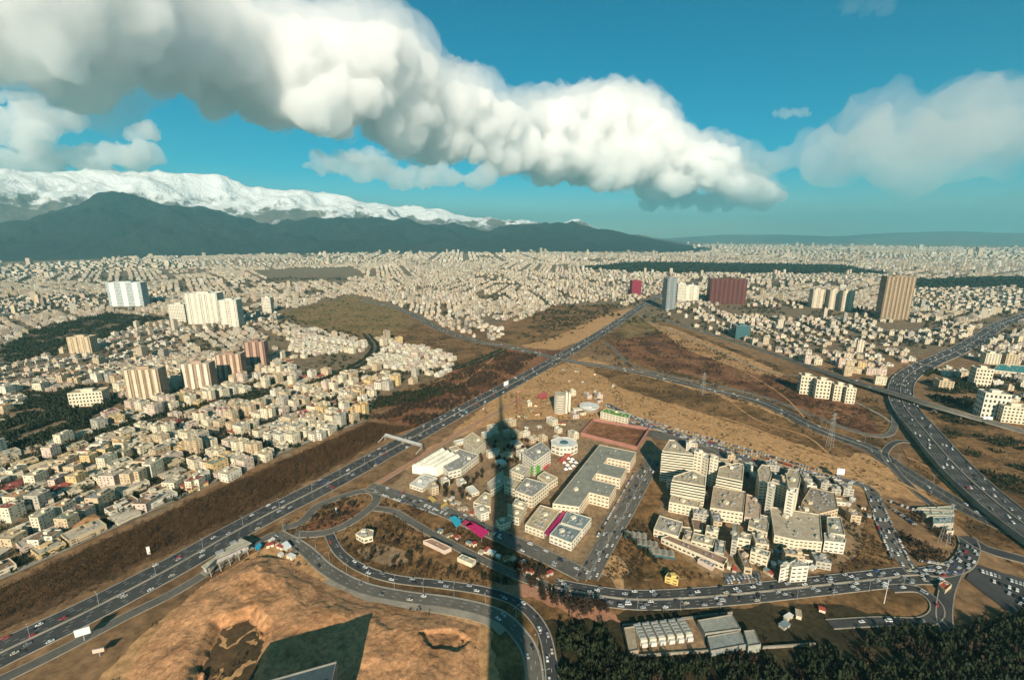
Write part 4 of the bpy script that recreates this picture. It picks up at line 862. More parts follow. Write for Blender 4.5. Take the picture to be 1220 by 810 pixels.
# ---- houses of the villa quarter, row by row
A_ = np.array([.47, .883]); B_ = np.array([-.883, .47]); O_ = np.array(G(0, 692)) + B_ * 4
VEX = [[(40, 470), (130, 455), (150, 478), (120, 505), (60, 530), (0, 545), (0, 500)], [(345, 428), (430, 420), (432, 440), (400, 448), (352, 446)], [(215, 545), (245, 530), (262, 560), (245, 580)], [(0, 440), (60, 425), (150, 395), (230, 378), (130, 372), (0, 415)]]
cand = []; rr = random.Random(21); row = 0; boff = 9.
while boff < 760:
    s = -60. + rr.uniform(0, 10)
    while s < 900:
        p = O_ + A_ * s + B_ * (boff + rr.uniform(-1.5, 1.5)); px, py = PX(p[0], p[1]); big_ = min(1, max(0, (py - 480) / 130)); step = rr.uniform(19, 25) * (1 + .42 * big_)
        if -25 < px < 470 and 425 < py < 740 and rr.random() < .93 and not near_road(p[0], p[1], 8) and not taken(p[0], p[1], 9) and not any(inpoly([px], [py], e)[0] for e in VEX):
            if int(s / 125) != int((s - step) / 125): s += 9
            e = (p[0] - G(440, 503)[0]) * B_[0] + (p[1] - G(440, 503)[1]) * B_[1]
            if px < 445 - max(0, (480 - py)) * .2: cand.append((p[0], p[1], math.atan2(A_[1], A_[0]) + (math.pi if row % 2 else 0) + rr.uniform(-.06, .06), px, py, row))
        s += step
    row += 1; boff += 24. if row % 2 else 33.
x, y = G(195, 551)
cand = [c for c in cand if (c[0] - x) ** 2 + (c[1] - y) ** 2 > 13 ** 2]
cand.sort(key=lambda c: c[0] ** 2 + c[1] ** 2)
var = HV[9]; t = place(var, x, y, math.atan2(A_[1], A_[0]), 'white', 'maroon', 'house', 'white villa with bright scarlet hipped roof', 'house', None)
for o in t.children:
    if o.name.startswith('roof'): o.color = (.55, .008, .02, 1)
YARD = []
def pick(rr, i, far=False):
    wc = rr.choices(['cream', 'tan', 'white', 'pink', 'grey', 'ochre'], [45, 27, 10, 8, 4, 6])[0]
    rc = rr.choices(['pale', 'sandy', 'grey', 'brown', 'maroon', 'green', 'orange'], [34, 24, 16, 10, 4, 7, 5])[0]
    return wc, rc
ORD = ['first', 'second', 'third', 'fourth', 'fifth', 'sixth', 'seventh', 'eighth', 'ninth', 'tenth', 'eleventh', 'twelfth']
for i, (x, y, rz, px, py, row) in enumerate(cand[:270]):
    vi = rr.randrange(12); v = HV[vi]; wc, rc = pick(rr, i)
    if v['kind'] == 'hip' and rr.random() < .5: rc = rr.choice(['brown', 'maroon', 'orange', 'sandy'])
    lb = f"{wc} {NUM[v['floors']]}-storey villa with {rc} {'hipped' if v['kind'] == 'hip' else 'flat'} roof, {ORD[row] + ' row from the grove lane' if row < 12 else 'deep in the villa quarter'}"
    if len(v['plan']) > 4: lb = 'L-shaped ' + lb
    place(v, x, y, rz, wc, rc, 'house', lb, 'house', 'villas: ' + lb, (rr.uniform(1.0, 1.2) * (1 + .42 * min(1, max(0, (py - 480) / 130))), rr.uniform(.95, 1.1) * (1 + .3 * min(1, max(0, (py - 480) / 130))), rr.uniform(.62, .88)))
    YARD.append((x, y, rz, f"{wc} villa with {rc} {'hipped' if v['kind'] == 'hip' else 'flat'} roof"))
# white villas on the slope above the red hillside
WV = [[(412, 452), (440, 424), (470, 409), (505, 414), (545, 428), (540, 440), (500, 462), (440, 467)], [(345, 395), (400, 399), (432, 404), (440, 418), (345, 428)]]
nwv = 0
for pi, poly in enumerate(WV):
    for s in np.arange(0, 900, 20.):
        for j, b0 in enumerate(np.arange(-700, 900, 24.)):
            if int(s / 20) % 6 == 5: continue
            p = np.array(G(600, 462)) + A_ * (s + rr.uniform(-2, 2)) + B_ * (b0 + rr.uniform(-1.5, 1.5)); px, py = PX(p[0], p[1])
            if inpoly([px], [py], poly)[0] and not near_road(p[0], p[1], 6) and nwv < 150:
                v = HV[rr.choice([0, 1, 2, 3, 4, 10])]; wc = rr.choice(['white', 'white', 'cream', 'pink']); rc = rr.choice(['pale', 'white', 'sandy']); where = 'above the red hillside' if pi == 0 else 'beside the grassland'; nwv += 1
                place(v, p[0], p[1], math.atan2(A_[1], A_[0]) + rr.uniform(-.05, .05), wc, rc, 'terrace_house', f"{'L-shaped ' if len(v['plan']) > 4 else ''}{wc} {NUM[v['floors']]}-storey terrace house with {rc} flat roof {where}", 'house', f"terrace houses {where}: {wc}, {v['floors']} floors, {rc} roof, {len(v['plan'])} corners", (1, 1, .85)); BLOCK.append((p[0], p[1], 9))
LOW = cand[270:]
print('houses', len(cand), round(time.time() - T0, 1), flush=True)
# ------------------------------------------------------------------ the wider city
EXC = [[(330, 372), (420, 350), (475, 364), (500, 385), (540, 398), (610, 410), (640, 425), (600, 462), (450, 506), (432, 482), (545, 440), (522, 416), (455, 402), (400, 397), (345, 388)],
       [(520, 396), (590, 406), (612, 385), (660, 364), (735, 360), (745, 366), (775, 352), (790, 360), (800, 382), (905, 416), (968, 436), (1019, 454), (1093, 476), (1220, 512), (1300, 530), (1300, 900), (-100, 900), (-100, 730), (0, 698), (250, 580), (440, 500), (600, 462)],
       [(850, 364), (1040, 370), (1040, 380), (935, 380), (850, 372)], [(690, 320), (760, 313), (1000, 317), (1060, 328), (960, 327), (760, 325)],
       [(1085, 334), (1220, 330), (1220, 342), (1090, 345)], [(0, 415), (60, 388), (130, 374), (205, 380), (150, 396), (60, 425), (0, 438)], [(0, 300), (130, 293), (180, 300), (120, 312), (0, 318)],
       [(300, 322), (420, 318), (440, 330), (330, 340)], [(1090, 440), (1140, 455), (1220, 470), (1220, 512), (1100, 480)], [(345, 428), (430, 420), (432, 440), (400, 448), (352, 446)], VEX[0],
       [(1040, 384), (1120, 384), (1110, 396), (1050, 396)]]
def roadmask(X, Y, pad):
    ok = np.ones(len(X), bool)
    for L, wd, z in ROADS:
        bb = (X > L[:, 0].min() - 60) & (X < L[:, 0].max() + 60) & (Y > L[:, 1].min() - 60) & (Y < L[:, 1].max() + 60); ii = np.nonzero(bb)[0]
        if not len(ii): continue
        Q, _ = resample(np.array(L), 12.)
        for k in range(0, len(ii), 4000):
            j = ii[k:k + 4000]; d = ((X[j][:, None] - Q[None, :, 0]) ** 2 + (Y[j][:, None] - Q[None, :, 1]) ** 2).min(1); ok[j] &= d > (wd / 2 + pad) ** 2
    return ok
rng = np.random.default_rng(77)
CITY = []                                               # x,y,w,d,h,rot
DSEED = rng.uniform(-1, 1, (90, 2)) * np.array([9000, 7500]) + np.array([0, 7500])
DSEED = np.concatenate([DSEED, rng.uniform(-1, 1, (60, 2)) * np.array([2600, 1700]) + np.array([0, 2000])])
def district(X, Y):
    out = np.zeros(len(X), int)
    for k in range(0, len(X), 20000): out[k:k + 20000] = ((X[k:k + 20000, None] - DSEED[None, :, 0]) ** 2 + (Y[k:k + 20000, None] - DSEED[None, :, 1]) ** 2).argmin(1)
    return out
def quarter(d0, d1, cell, size, hts, rot1):
    for kk in range(7):
        rot0 = rot1 + kk * .41
        n = int(2 * d1 / cell) + 2; u, v = np.meshgrid((np.arange(n) - n / 2) * cell, (np.arange(n) - n / 2) * cell * 1.15); u, v = u.ravel(), v.ravel()
        ku, kv = np.floor(u / cell) % 7, np.floor(v / cell) % 4
        keep = (kv != 0) & (ku != 0); u, v = u[keep], v[keep]
        u = u + rng.uniform(-.14, .14, len(u)) * cell; v = v + rng.uniform(-.14, .14, len(v)) * cell
        c, s = math.cos(rot0), math.sin(rot0); X = u * c - v * s; Y = u * s + v * c
        dist = np.hypot(X, Y); k = (dist > d0) & (dist <= d1) & (Y > 300) & (np.abs(X) < Y * 1.3 + 60); X, Y = X[k], Y[k]; k = district(X, Y) % 7 == kk; X, Y = X[k], Y[k]; px, py = PX(X, Y)
        ok = (px > -40) & (px < 1260) & (py > 287)
        for e in EXC: ok &= ~inpoly(px, py, e)
        # uneven density: parks and bare plots
        nz = np.array([mnoise.noise(Vector((x / (cell * 11), y / (cell * 11), 2.2))) for x, y in zip(X, Y)])
        ok &= rng.uniform(0, 1, len(X)) < np.clip(.95 - np.maximum(0, nz - .16) * 3.2, .12, 1)
        X, Y, nz = X[ok], Y[ok], nz[ok]; k = roadmask(X, Y, size * .75); X, Y, nz = X[k], Y[k], nz[k]
        k = np.array([not taken(x, y, size * .5) for x, y in zip(X, Y)], bool); X, Y, nz = X[k], Y[k], nz[k]; m_ = len(X)
        h = rng.uniform(hts[0], hts[1], m_); tall = rng.uniform(0, 1, m_) < .035; h[tall] *= rng.uniform(1.6, 3.2, tall.sum())
        CITY.append(np.stack([X, Y, size * rng.uniform(.6, 1.15, m_), size * rng.uniform(.5, .95, m_), h, rot0 + rng.choice([0, math.pi / 2], m_) + rng.normal(0, .04, m_)], 1))
quarter(600, 1700, 22, 17, (5, 11), .30)
quarter(1700, 3000, 22, 16, (7, 15), .15)
quarter(3000, 5200, 32, 22, (8, 19), .22)
quarter(5200, 9000, 62, 40, (12, 30), .1)
quarter(9000, 15500, 105, 62, (14, 42), .18)
C = np.concatenate(CITY); C = C[np.argsort(np.hypot(C[:, 0], C[:, 1]))]
cpx, cpy = PX(C[:, 0], C[:, 1])
est = inpoly(cpx, cpy, [(780, 360), (1085, 360), (1085, 450), (1000, 452), (905, 418), (800, 384)])
# the housing estate and its neighbours: separate buildings
NB = np.nonzero((np.hypot(C[:, 0], C[:, 1]) < 2100) & (cpx > 0) & (cpx < 1220))[0][:285]
rr = random.Random(5)
for i in NB:
    x, y, w_, d_, h, rot = C[i]; k = rr.randrange(8); v = AV[k]; wc, rc = pick(rr, i)
    if cpx[i] > 700 and rr.random() < .6: wc, rc = rr.choice([('tan', 'sandy'), ('ochre', 'orange'), ('cream', 'pale'), ('pink', 'sandy')])
    where = 'in the estate right of the highway' if cpx[i] > 700 else ('in the quarter around the apartment towers' if cpx[i] < 460 else 'on the slope behind the freeway')
    lb = f"{'L-shaped ' if len(v['plan']) > 4 else ''}{wc} {NUM[v['floors']]}-floor apartment block with {rc} roof {where}"
    sc = (min(1.1, max(.72, w_ * 1.1 / v['w'])), min(1.1, max(.75, d_ * 1.15 / v['d'])), 1.0)
    place(v, x, y, rot + (math.pi if y else 0), wc, rc, 'apartment_building', lb, 'building', f"apartments {where}: {wc}, {v['floors']} floors, {rc} roof, {len(v['plan'])} corners", sc)
C = np.delete(C, NB, 0)
def boxes(C, wallc, roofc, huts):
    n = len(C); c, s = np.cos(C[:, 5]), np.sin(C[:, 5]); cor = []
    for sx_, sy_ in ((-1, -1), (1, -1), (1, 1), (-1, 1)):
        a, b_ = sx_ * C[:, 2] / 2, sy_ * C[:, 3] / 2; cor.append((C[:, 0] + a * c - b_ * s, C[:, 1] + a * s + b_ * c))
    zb_ = C[:, 6] if C.shape[1] > 6 else np.full(n, -.5); zt = zb_ + C[:, 4] if C.shape[1] > 6 else C[:, 4]
    P = lambda k, z: np.stack([cor[k][0], cor[k][1], z], 1)
    fs = [np.stack([P(k, zb_), P((k + 1) % 4, zb_), P((k + 1) % 4, zt), P(k, zt)], 1) for k in range(4)] + [np.stack([P(k, zt) for k in range(4)], 1)]
    V = np.stack(fs, 1).reshape(-1, 3); midx = np.tile([0, 0, 0, 0, 1], n)
    cols = np.ones((n, 5, 4), np.float32); cols[:, :4, :3] = wallc[:, None]; cols[:, 4, :3] = roofc
    return V, midx, cols.reshape(-1, 4)
pal = np.array([(.50, .42, .31), (.44, .34, .23), (.56, .50, .41), (.47, .35, .27), (.33, .29, .24), (.51, .40, .26), (.26, .2, .15)])
rpal = np.array([(.44, .38, .29), (.50, .42, .31), (.30, .28, .25), (.36, .27, .19), (.54, .48, .39), (.24, .12, .08)])
w_i = rng.choice(7, len(C), p=[.27, .2, .17, .13, .08, .1, .05]); r_i = rng.choice(6, len(C), p=[.3, .26, .16, .1, .14, .04])
jit = rng.uniform(.82, 1.12, (len(C), 1)); WC_, RC_ = pal[w_i] * jit, rpal[r_i] * jit
V, mi, cl = boxes(C, WC_, RC_, 0)
H_ = C[np.hypot(C[:, 0], C[:, 1]) < 3600]; hw = WC_[:len(H_)]; k_ = len(H_)
HU = np.stack([H_[:, 0] + rng.uniform(-2.5, 2.5, k_), H_[:, 1] + rng.uniform(-2, 2, k_), np.full(k_, 4.2), np.full(k_, 4.6), np.full(k_, 2.9), H_[:, 5], H_[:, 4] - .1], 1)
V2, mi2, cl2 = boxes(HU, hw, hw * .8, 0)
for L_, nm, lb in ((None, 'city_buildings', 'pale blocks of the city spreading to the mountains'),):
    me = quads_mesh(nm, np.concatenate([V, V2]), len(mi) + len(mi2), ['far_walls', 'far_roofs'], np.concatenate([mi, mi2]), np.concatenate([cl, cl2]))
    o = link(nm, me, None, None, 'stuff'); tag(o, lb, 'buildings')
# remaining villas, past the nearest ones
LW = np.array([(x, y, rr.uniform(14, 20), rr.uniform(11, 16), rr.uniform(4.5, 8.5), rz) for x, y, rz, px, py, row in LOW]) if LOW else np.zeros((0, 6))
if len(LW):
    w_i = rng.choice(7, len(LW)); r_i = rng.choice(6, len(LW)); V, mi, cl = boxes(LW, pal[w_i], rpal[r_i], 0)
    HU = np.stack([LW[:, 0] + 1, LW[:, 1] + 2, np.full(len(LW), 4), np.full(len(LW), 4.4), np.full(len(LW), 2.8), LW[:, 5], LW[:, 4] - .1], 1); V2, mi2, cl2 = boxes(HU, pal[w_i], pal[w_i] * .8, 0)
    o = link('villas', quads_mesh('villas', np.concatenate([V, V2]), len(mi) + len(mi2), ['far_walls', 'far_roofs'], np.concatenate([mi, mi2]), np.concatenate([cl, cl2])), None, None, 'stuff'); tag(o, 'further villas behind the grove side quarter', 'houses')
print('city', len(C), round(time.time() - T0, 1))
# ------------------------------------------------------------------ trees
def clump(n, rx, ry, rz, zc, size, seed, flat=1.0, shape='ball'):
    """many small leaf or twig faces spread through an uneven crown"""
    g = np.random.default_rng(seed); d = g.normal(size=(n, 3)); d /= np.linalg.norm(d, axis=1)[:, None]; r = g.uniform(.25, 1, n) ** .5
    lob = 1 + .35 * np.sin(d[:, 0] * 4 + seed) * np.cos(d[:, 1] * 5 + seed * 2)
    c = d * (r * lob)[:, None] * np.array([rx, ry, rz]) + np.array([0, 0, zc])
    if shape == 'cone': k = np.clip(1 - (c[:, 2] - (zc - rz)) / (2 * rz) * .85, .12, 1); c[:, :2] *= k[:, None]
    a = g.normal(size=(n, 3)); a /= np.linalg.norm(a, axis=1)[:, None]; b_ = np.cross(a, g.normal(size=(n, 3))); b_ /= np.linalg.norm(b_, axis=1)[:, None]
    s = (size * g.uniform(.6, 1.3, n))[:, None]
    return np.stack([c - a * s * .5, c + b_ * s * .5 * flat, c + a * s * .5, c - b_ * s * .5 * flat], 1).reshape(-1, 3)
def trunk_mesh(h, r, limbs, seed):
    q = MB(); rn = random.Random(seed); q.bar((0, 0, -.3), (rn.uniform(-.2, .2), rn.uniform(-.2, .2), h), r, 5, r2=r * .4)
    for k in range(limbs):
        z = h * rn.uniform(.35, .9); a = rn.uniform(0, 6.28); L = h * rn.uniform(.25, .45); q.bar((0, 0, z), (L * math.cos(a) * .7, L * math.sin(a) * .7, z + L * .75), r * .4, 3, r2=r * .12)
    return q.mesh('tree_trunk', 'bark')
BT = []; ET = []; CT = []
for i in range(4):
    BT.append((trunk_mesh(6, .22, 7, i), quads_mesh('twig_crown', clump(150, 2.4, 2.4, 3.0, 5.4, 1.1, 10 + i, .7), 150, ['dark_twigs'])))
    ET.append((trunk_mesh(5, .28, 4, 20 + i), quads_mesh('needle_crown', clump(130, 2.6, 2.6, 3.2, 4.6, 1.25, 30 + i, .7), 130, ['needles'])))
    CT.append((trunk_mesh(7, .22, 2, 40 + i), quads_mesh('cypress_crown', clump(110, 1.6, 1.6, 4.6, 5.4, 1.0, 50 + i, .6, 'cone'), 110, ['needles'])))
def tree(x, y, kind, sc, label, group, i):
    tm, cm_ = {'bare': BT, 'ever': ET, 'cyp': CT}[kind][i % 4]; t = thing({'bare': 'bare_tree', 'ever': 'evergreen_tree', 'cyp': 'cypress_tree'}[kind], label, 'tree', (x, y, 0), i * 1.7, group); t.scale = (sc, sc, sc * rr.uniform(.85, 1.2))
    link('trunk', tm, t); link('crown', cm_, t); return t
def scatter(poly, spacing, seed, jitter=.5, noise_thr=None, nsc=40.):
    W = [G(*p) for p in poly]; g = np.random.default_rng(seed); x0, x1 = min(p[0] for p in W), max(p[0] for p in W); y0, y1 = min(p[1] for p in W), max(p[1] for p in W)
    X, Y = np.meshgrid(np.arange(x0, x1, spacing), np.arange(y0, y1, spacing)); X = X.ravel() + g.uniform(-jitter, jitter, X.size) * spacing; Y = Y.ravel() + g.uniform(-jitter, jitter, Y.size) * spacing
    k = inpoly(X, Y, W); X, Y = X[k], Y[k]
    if noise_thr is not None and len(X): k = np.array([mnoise.noise(Vector((x / nsc, y / nsc, seed))) > noise_thr for x, y in zip(X, Y)]); X, Y = X[k], Y[k]
    if len(X): k = roadmask(X, Y, 2.5); X, Y = X[k], Y[k]
    if len(X): k = np.array([not taken(x, y, 1.5) for x, y in zip(X, Y)]); X, Y = X[k], Y[k]
    return X, Y
def wood(name, label, mat, sets, card, flat, seed):
    """a wood that reads as one mass"""
    out = []; g = np.random.default_rng(seed)
    for X, Y, r, h, n in sets:
        for x, y in zip(X, Y):
            s = g.uniform(.7, 1.3); v = TPL[(n, mat)][g.integers(0, 6)]
            a = g.uniform(0, 6.28); c_, s_ = math.cos(a), math.sin(a); q = v * np.array([r * s, r * s, h * s * g.uniform(.8, 1.2)])
            out.append(np.stack([q[:, 0] * c_ - q[:, 1] * s_ + x, q[:, 0] * s_ + q[:, 1] * c_ + y, q[:, 2]], 1))
    V = np.concatenate(out); o = link(name, quads_mesh(name, V, len(V) // 4, [mat]), None, None, 'stuff'); return tag(o, label, 'trees')
TPL = {}
for n_ in (7, 16, 26, 40, 60):
    TPL[(n_, 'twigs')] = [clump(n_, 1, 1, .62, .6, .42 if n_ < 50 else .26, 200 + i + n_, .55) for i in range(6)]
    TPL[(n_, 'dark_twigs')] = [clump(n_, 1, 1, .6, .55, .55, 400 + i + n_, .8) for i in range(6)]
    TPL[(n_, 'needles')] = [clump(n_, 1, 1, .55, .5, .60, 300 + i + n_, .8) for i in range(6)]
grove = scatter([(-50, 728), (0, 703), (250, 589), (440, 505), (490, 512), (462, 520), (300, 607), (150, 678), (0, 742), (-50, 770)], 3.5, 1)
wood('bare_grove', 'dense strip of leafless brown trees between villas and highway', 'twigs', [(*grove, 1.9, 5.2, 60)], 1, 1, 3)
hill = scatter([(440, 500), (452, 478), (545, 445), (600, 420), (640, 424), (600, 458), (545, 488), (500, 508)], 6.5, 2, noise_thr=-.15)
strip = scatter([(612, 672), (660, 690), (720, 705), (725, 738), (690, 735), (650, 720), (615, 690)], 4.6, 3); isl = scatter([(368, 618), (380, 606), (412, 594), (438, 590), (440, 598), (420, 612), (395, 625), (375, 628)], 5, 4, noise_thr=-.1, nsc=14)
fairs = scatter([(600, 520), (640, 490), (690, 495), (680, 512), (640, 530), (610, 560), (560, 590), (545, 600), (520, 590)], 6, 5, noise_thr=-.05, nsc=20); east = scatter([(1090, 610), (1145, 650), (1120, 672), (1085, 668), (1070, 630)], 5.5, 6, noise_thr=-.3)
mids = scatter([(690, 432), (760, 446), (905, 486), (1030, 540), (1050, 480), (905, 440), (800, 395), (730, 400)], 9, 7, noise_thr=.12); south = scatter([(720, 790), (1000, 775), (1130, 760), (1260, 730), (1260, 850), (720, 850)], 6, 8, noise_thr=.18, nsc=26)
BUSH = [scatter(p, sp, 60 + i, noise_thr=th, nsc=30) for i, (p, sp, th) in enumerate([
    ([(700, 405), (755, 375), (800, 386), (905, 428), (1019, 462), (1060, 490), (1055, 535), (1000, 520), (905, 478), (760, 440)], 7.5, -.1), ([(600, 466), (650, 440), (700, 425), (905, 483), (1040, 545), (1130, 600), (900, 556), (740, 500), (600, 520)], 8, .1), ([(440, 500), (540, 440), (600, 420), (640, 424), (600, 458), (500, 508)], 6, -.1), ([(460, 402), (500, 385), (610, 412), (600, 430), (520, 420)], 9, -.1),
    ([(300, 645), (440, 575), (600, 640), (720, 690), (640, 700), (440, 690), (390, 640)], 4.2, -.15), ([(700, 690), (765, 548), (785, 640), (850, 690)], 4.2, -.1), ([(660, 722), (1000, 716), (1120, 745), (1300, 720), (1300, 850), (660, 850)], 6, .1), ([(100, 830), (185, 742), (300, 655), (345, 640), (400, 690), (580, 745), (590, 830)], 6, .22), ([(1035, 600), (1060, 640), (1078, 672), (1060, 684), (1000, 686)], 4.2, -.2), ([(1075, 535), (1150, 580), (1260, 700), (1180, 660), (1110, 600)], 4.6, -.15), ([(1100, 480), (1290, 520), (1300, 660), (1220, 620), (1140, 540)], 5, -.25), ([(0, 742), (300, 606), (465, 518), (300, 614), (0, 756)], 4, -.2), ([(790, 400), (905, 440), (1050, 500), (1060, 530), (905, 470)], 7, -.2)])]
wood('scrub_bushes', 'low brown scrub dotted over bare slopes and verges', 'dark_twigs', [(*q, 1.9, 1.9, 16) for q in BUSH[4:9]] + [(*q, 1.6, 1.7, 7) for q in BUSH[:4] + BUSH[9:]], 1, 1, 9)
GB = [scatter(p, sp, 160 + i, noise_thr=th, nsc=24) for i, (p, sp, th) in enumerate([([(600, 466), (650, 440), (700, 425), (905, 483), (1040, 545), (1130, 600), (900, 556), (740, 500), (600, 520)], 7, .12), ([(335, 372), (420, 352), (470, 366), (495, 385), (460, 402), (400, 396)], 15, .05), ([(460, 402), (500, 385), (610, 412), (600, 440), (545, 470), (470, 500), (520, 430)], 9, .1), ([(700, 405), (755, 375), (905, 428), (1060, 490), (1055, 535), (905, 478)], 8, .15), ([(300, 645), (440, 575), (600, 640), (720, 690), (640, 700), (440, 690), (390, 640)], 4.5, .1), ([(700, 690), (765, 548), (785, 640), (850, 690)], 4, .1), ([(1075, 535), (1150, 580), (1260, 700), (1110, 600)], 5, .1)])]
wood('green_scrub', 'dark green scrub clumps on open slopes and verges', 'needles', [(*GB[0], 1.7, 1.9, 16), (*GB[1], 3.2, 2.6, 16), (*GB[2], 2.2, 2.2, 16), (*GB[3], 2.2, 2.2, 16), (*GB[4], 1.3, 1.6, 16), (*GB[5], 1.3, 1.6, 16), (*GB[6], 1.7, 1.9, 16)], 1, 1, 19)
wood('bare_trees', 'leafless brown trees scattered over slopes and roadsides', 'dark_twigs', [(*hill, 2.6, 6, 26), (*east, 2.4, 5.5, 26), (*mids, 2.6, 4.5, 16), (*south, 2.8, 6, 26)], 1, 1, 5)
park = scatter([(0, 500), (40, 472), (130, 458), (150, 478), (120, 505), (60, 530), (0, 545)], 7, 11, noise_thr=-.1); valley = scatter([(0, 412), (60, 388), (130, 374), (205, 380), (150, 396), (60, 425), (0, 438)], 13, 12, noise_thr=-.15, nsc=60)
fw1 = scatter([(690, 320), (760, 313.5), (1000, 317.5), (1060, 328), (960, 327), (760, 325)], 42, 13); fw2 = scatter([(1085, 335), (1220, 331), (1240, 342), (1090, 345)], 30, 14)
dk = scatter([(480, 468), (530, 462), (560, 460), (500, 480), (430, 490), (440, 478)], 7, 15); khaki = scatter([(612, 405), (640, 380), (680, 366), (735, 364), (700, 390), (650, 410)], 17, 16, noise_thr=.0)
gard = scatter([(-40, 712), (0, 692), (250, 578), (440, 500), (430, 470), (300, 470), (150, 500), (-40, 580)], 7.5, 31, noise_thr=-.2, nsc=22); town = scatter([(-20, 330), (1240, 330), (1240, 420), (1000, 430), (800, 384), (560, 395), (430, 350), (330, 372), (430, 400), (420, 440), (300, 470), (-20, 560)], 24, 17, noise_thr=.0, nsc=120); ry = scatter([(1100, 440), (1150, 445), (1220, 455), (1240, 512), (1160, 496), (1110, 478)], 9, 18, noise_thr=-.05)
LINES = []
for L_, wd_, z_ in [q for q in ROADS if 7.5 <= q[1] <= 9.2 and np.isscalar(q[2]) and q[0][:, 0].max() < 60 and q[0][:, 1].min() > 480]:
    for s_ in (-1, 1):
        Q_ = resample(offset(L_, s_ * (wd_ / 2 + 3.5)), 7.5)[0]; LINES.append(Q_)
LN = np.concatenate(LINES); rb = scatter([(1110, 490), (1220, 520), (1260, 600), (1220, 612), (1150, 545)], 8, 19, noise_thr=.05); bs = scatter([(650, 760), (720, 745), (740, 790), (900, 790), (1010, 770), (1060, 748), (1130, 752), (1260, 720), (1260, 850), (650, 850)], 5.2, 20, noise_thr=-.3, nsc=26)
wood('evergreens', 'dark evergreen trees in parks, valleys and gardens', 'needles', [(*park, 4, 8, 40), (*valley, 6, 8, 26), (*fw1, 24, 22, 26), (*fw2, 18, 18, 26), (*dk, 3.6, 6.5, 26), (*khaki, 6, 4.5, 16), (*town, 4.5, 7, 26), (*ry, 4.5, 7, 26), (*gard, 2.6, 5.5, 26), (LN[:, 0], LN[:, 1], 3.4, 6.5, 40), (*rb, 3.5, 5, 26), (*bs, 2.9, 6.5, 40)], 1, 1, 6)
print('woods', round(time.time() - T0, 1))
# single trees one can tell apart
k = 0
for (x, y, rz, vl) in YARD[:150]:
    a = rz + rr.choice((-1, 1)) * math.pi / 2; d = rr.uniform(10.2, 11.5); X_, Y_ = x + math.cos(a) * d, y + math.sin(a) * d
    if rr.random() < .85: kd = rr.choice(['ever', 'ever', 'cyp', 'bare']); tree(X_, Y_, kd, rr.uniform(.75, 1.25), {'ever': 'dark round evergreen beside ', 'cyp': 'slim dark cypress beside ', 'bare': 'leafless garden tree beside '}[kd] + vl, {'ever': 'evergreens beside ', 'cyp': 'cypresses beside ', 'bare': 'bare trees beside '}[kd] + vl, k); k += 1
for x, y in zip(*strip): tree(x, y, 'bare', rr.uniform(.9, 1.3), 'tall leafless poplar in the rows beside the avenue', 'leafless poplars beside the avenue', k); k += 1
for px, py in [(745 + 6 * i, 641 + 5 * i) for i in range(7)] + [(575 + i * 9, 690 + i * 2.2) for i in range(4)]:
    x, y = G(px, py); tree(x, y, 'ever', rr.uniform(.7, 1.1), 'small evergreen on the planted slope' if px > 700 else 'small evergreen beside the service lane', 'evergreens on the planted slope' if px > 700 else 'evergreens beside the service lane', k); k += 1
for x, y in list(zip(*fairs))[:75]: tree(x, y, 'bare', rr.uniform(.7, 1.1), 'leafless tree between the fairground halls', 'leafless trees between the fairground halls', k) if rr.random() < .7 else tree(x, y, 'ever', rr.uniform(.6, .9), 'dark small evergreen between the fairground halls', 'evergreens between the fairground halls', k); k += 1
pk = scatter([(395, 640), (420, 655), (470, 640), (560, 670), (600, 695), (540, 690), (440, 680)], 8, 43, noise_thr=-.05, nsc=18); rd = scatter([(372, 620), (382, 607), (412, 594), (438, 590), (440, 598), (420, 612), (395, 625)], 6, 44, noise_thr=-.2, nsc=12)
for x, y in list(zip(*pk))[:60]: tree(x, y, 'bare', rr.uniform(.6, 1.0), 'leafless tree in the garden above the parkway', 'leafless trees above the parkway', k); k += 1
for x, y in list(zip(*rd))[:30]: tree(x, y, 'bare', rr.uniform(.45, .8), 'leafless young tree in the roundabout garden', 'leafless trees in the roundabout garden', k); k += 1
hosp = scatter([(800, 560), (900, 548), (1000, 575), (1030, 620), (1020, 660), (940, 690), (860, 690), (790, 640)], 9, 41, noise_thr=-.1, nsc=25)
for x, y in list(zip(*hosp))[:70]: tree(x, y, 'ever', rr.uniform(.5, .95), 'dark evergreen between the hospital buildings', 'evergreens between the hospital buildings', k); k += 1
print('trees', k)
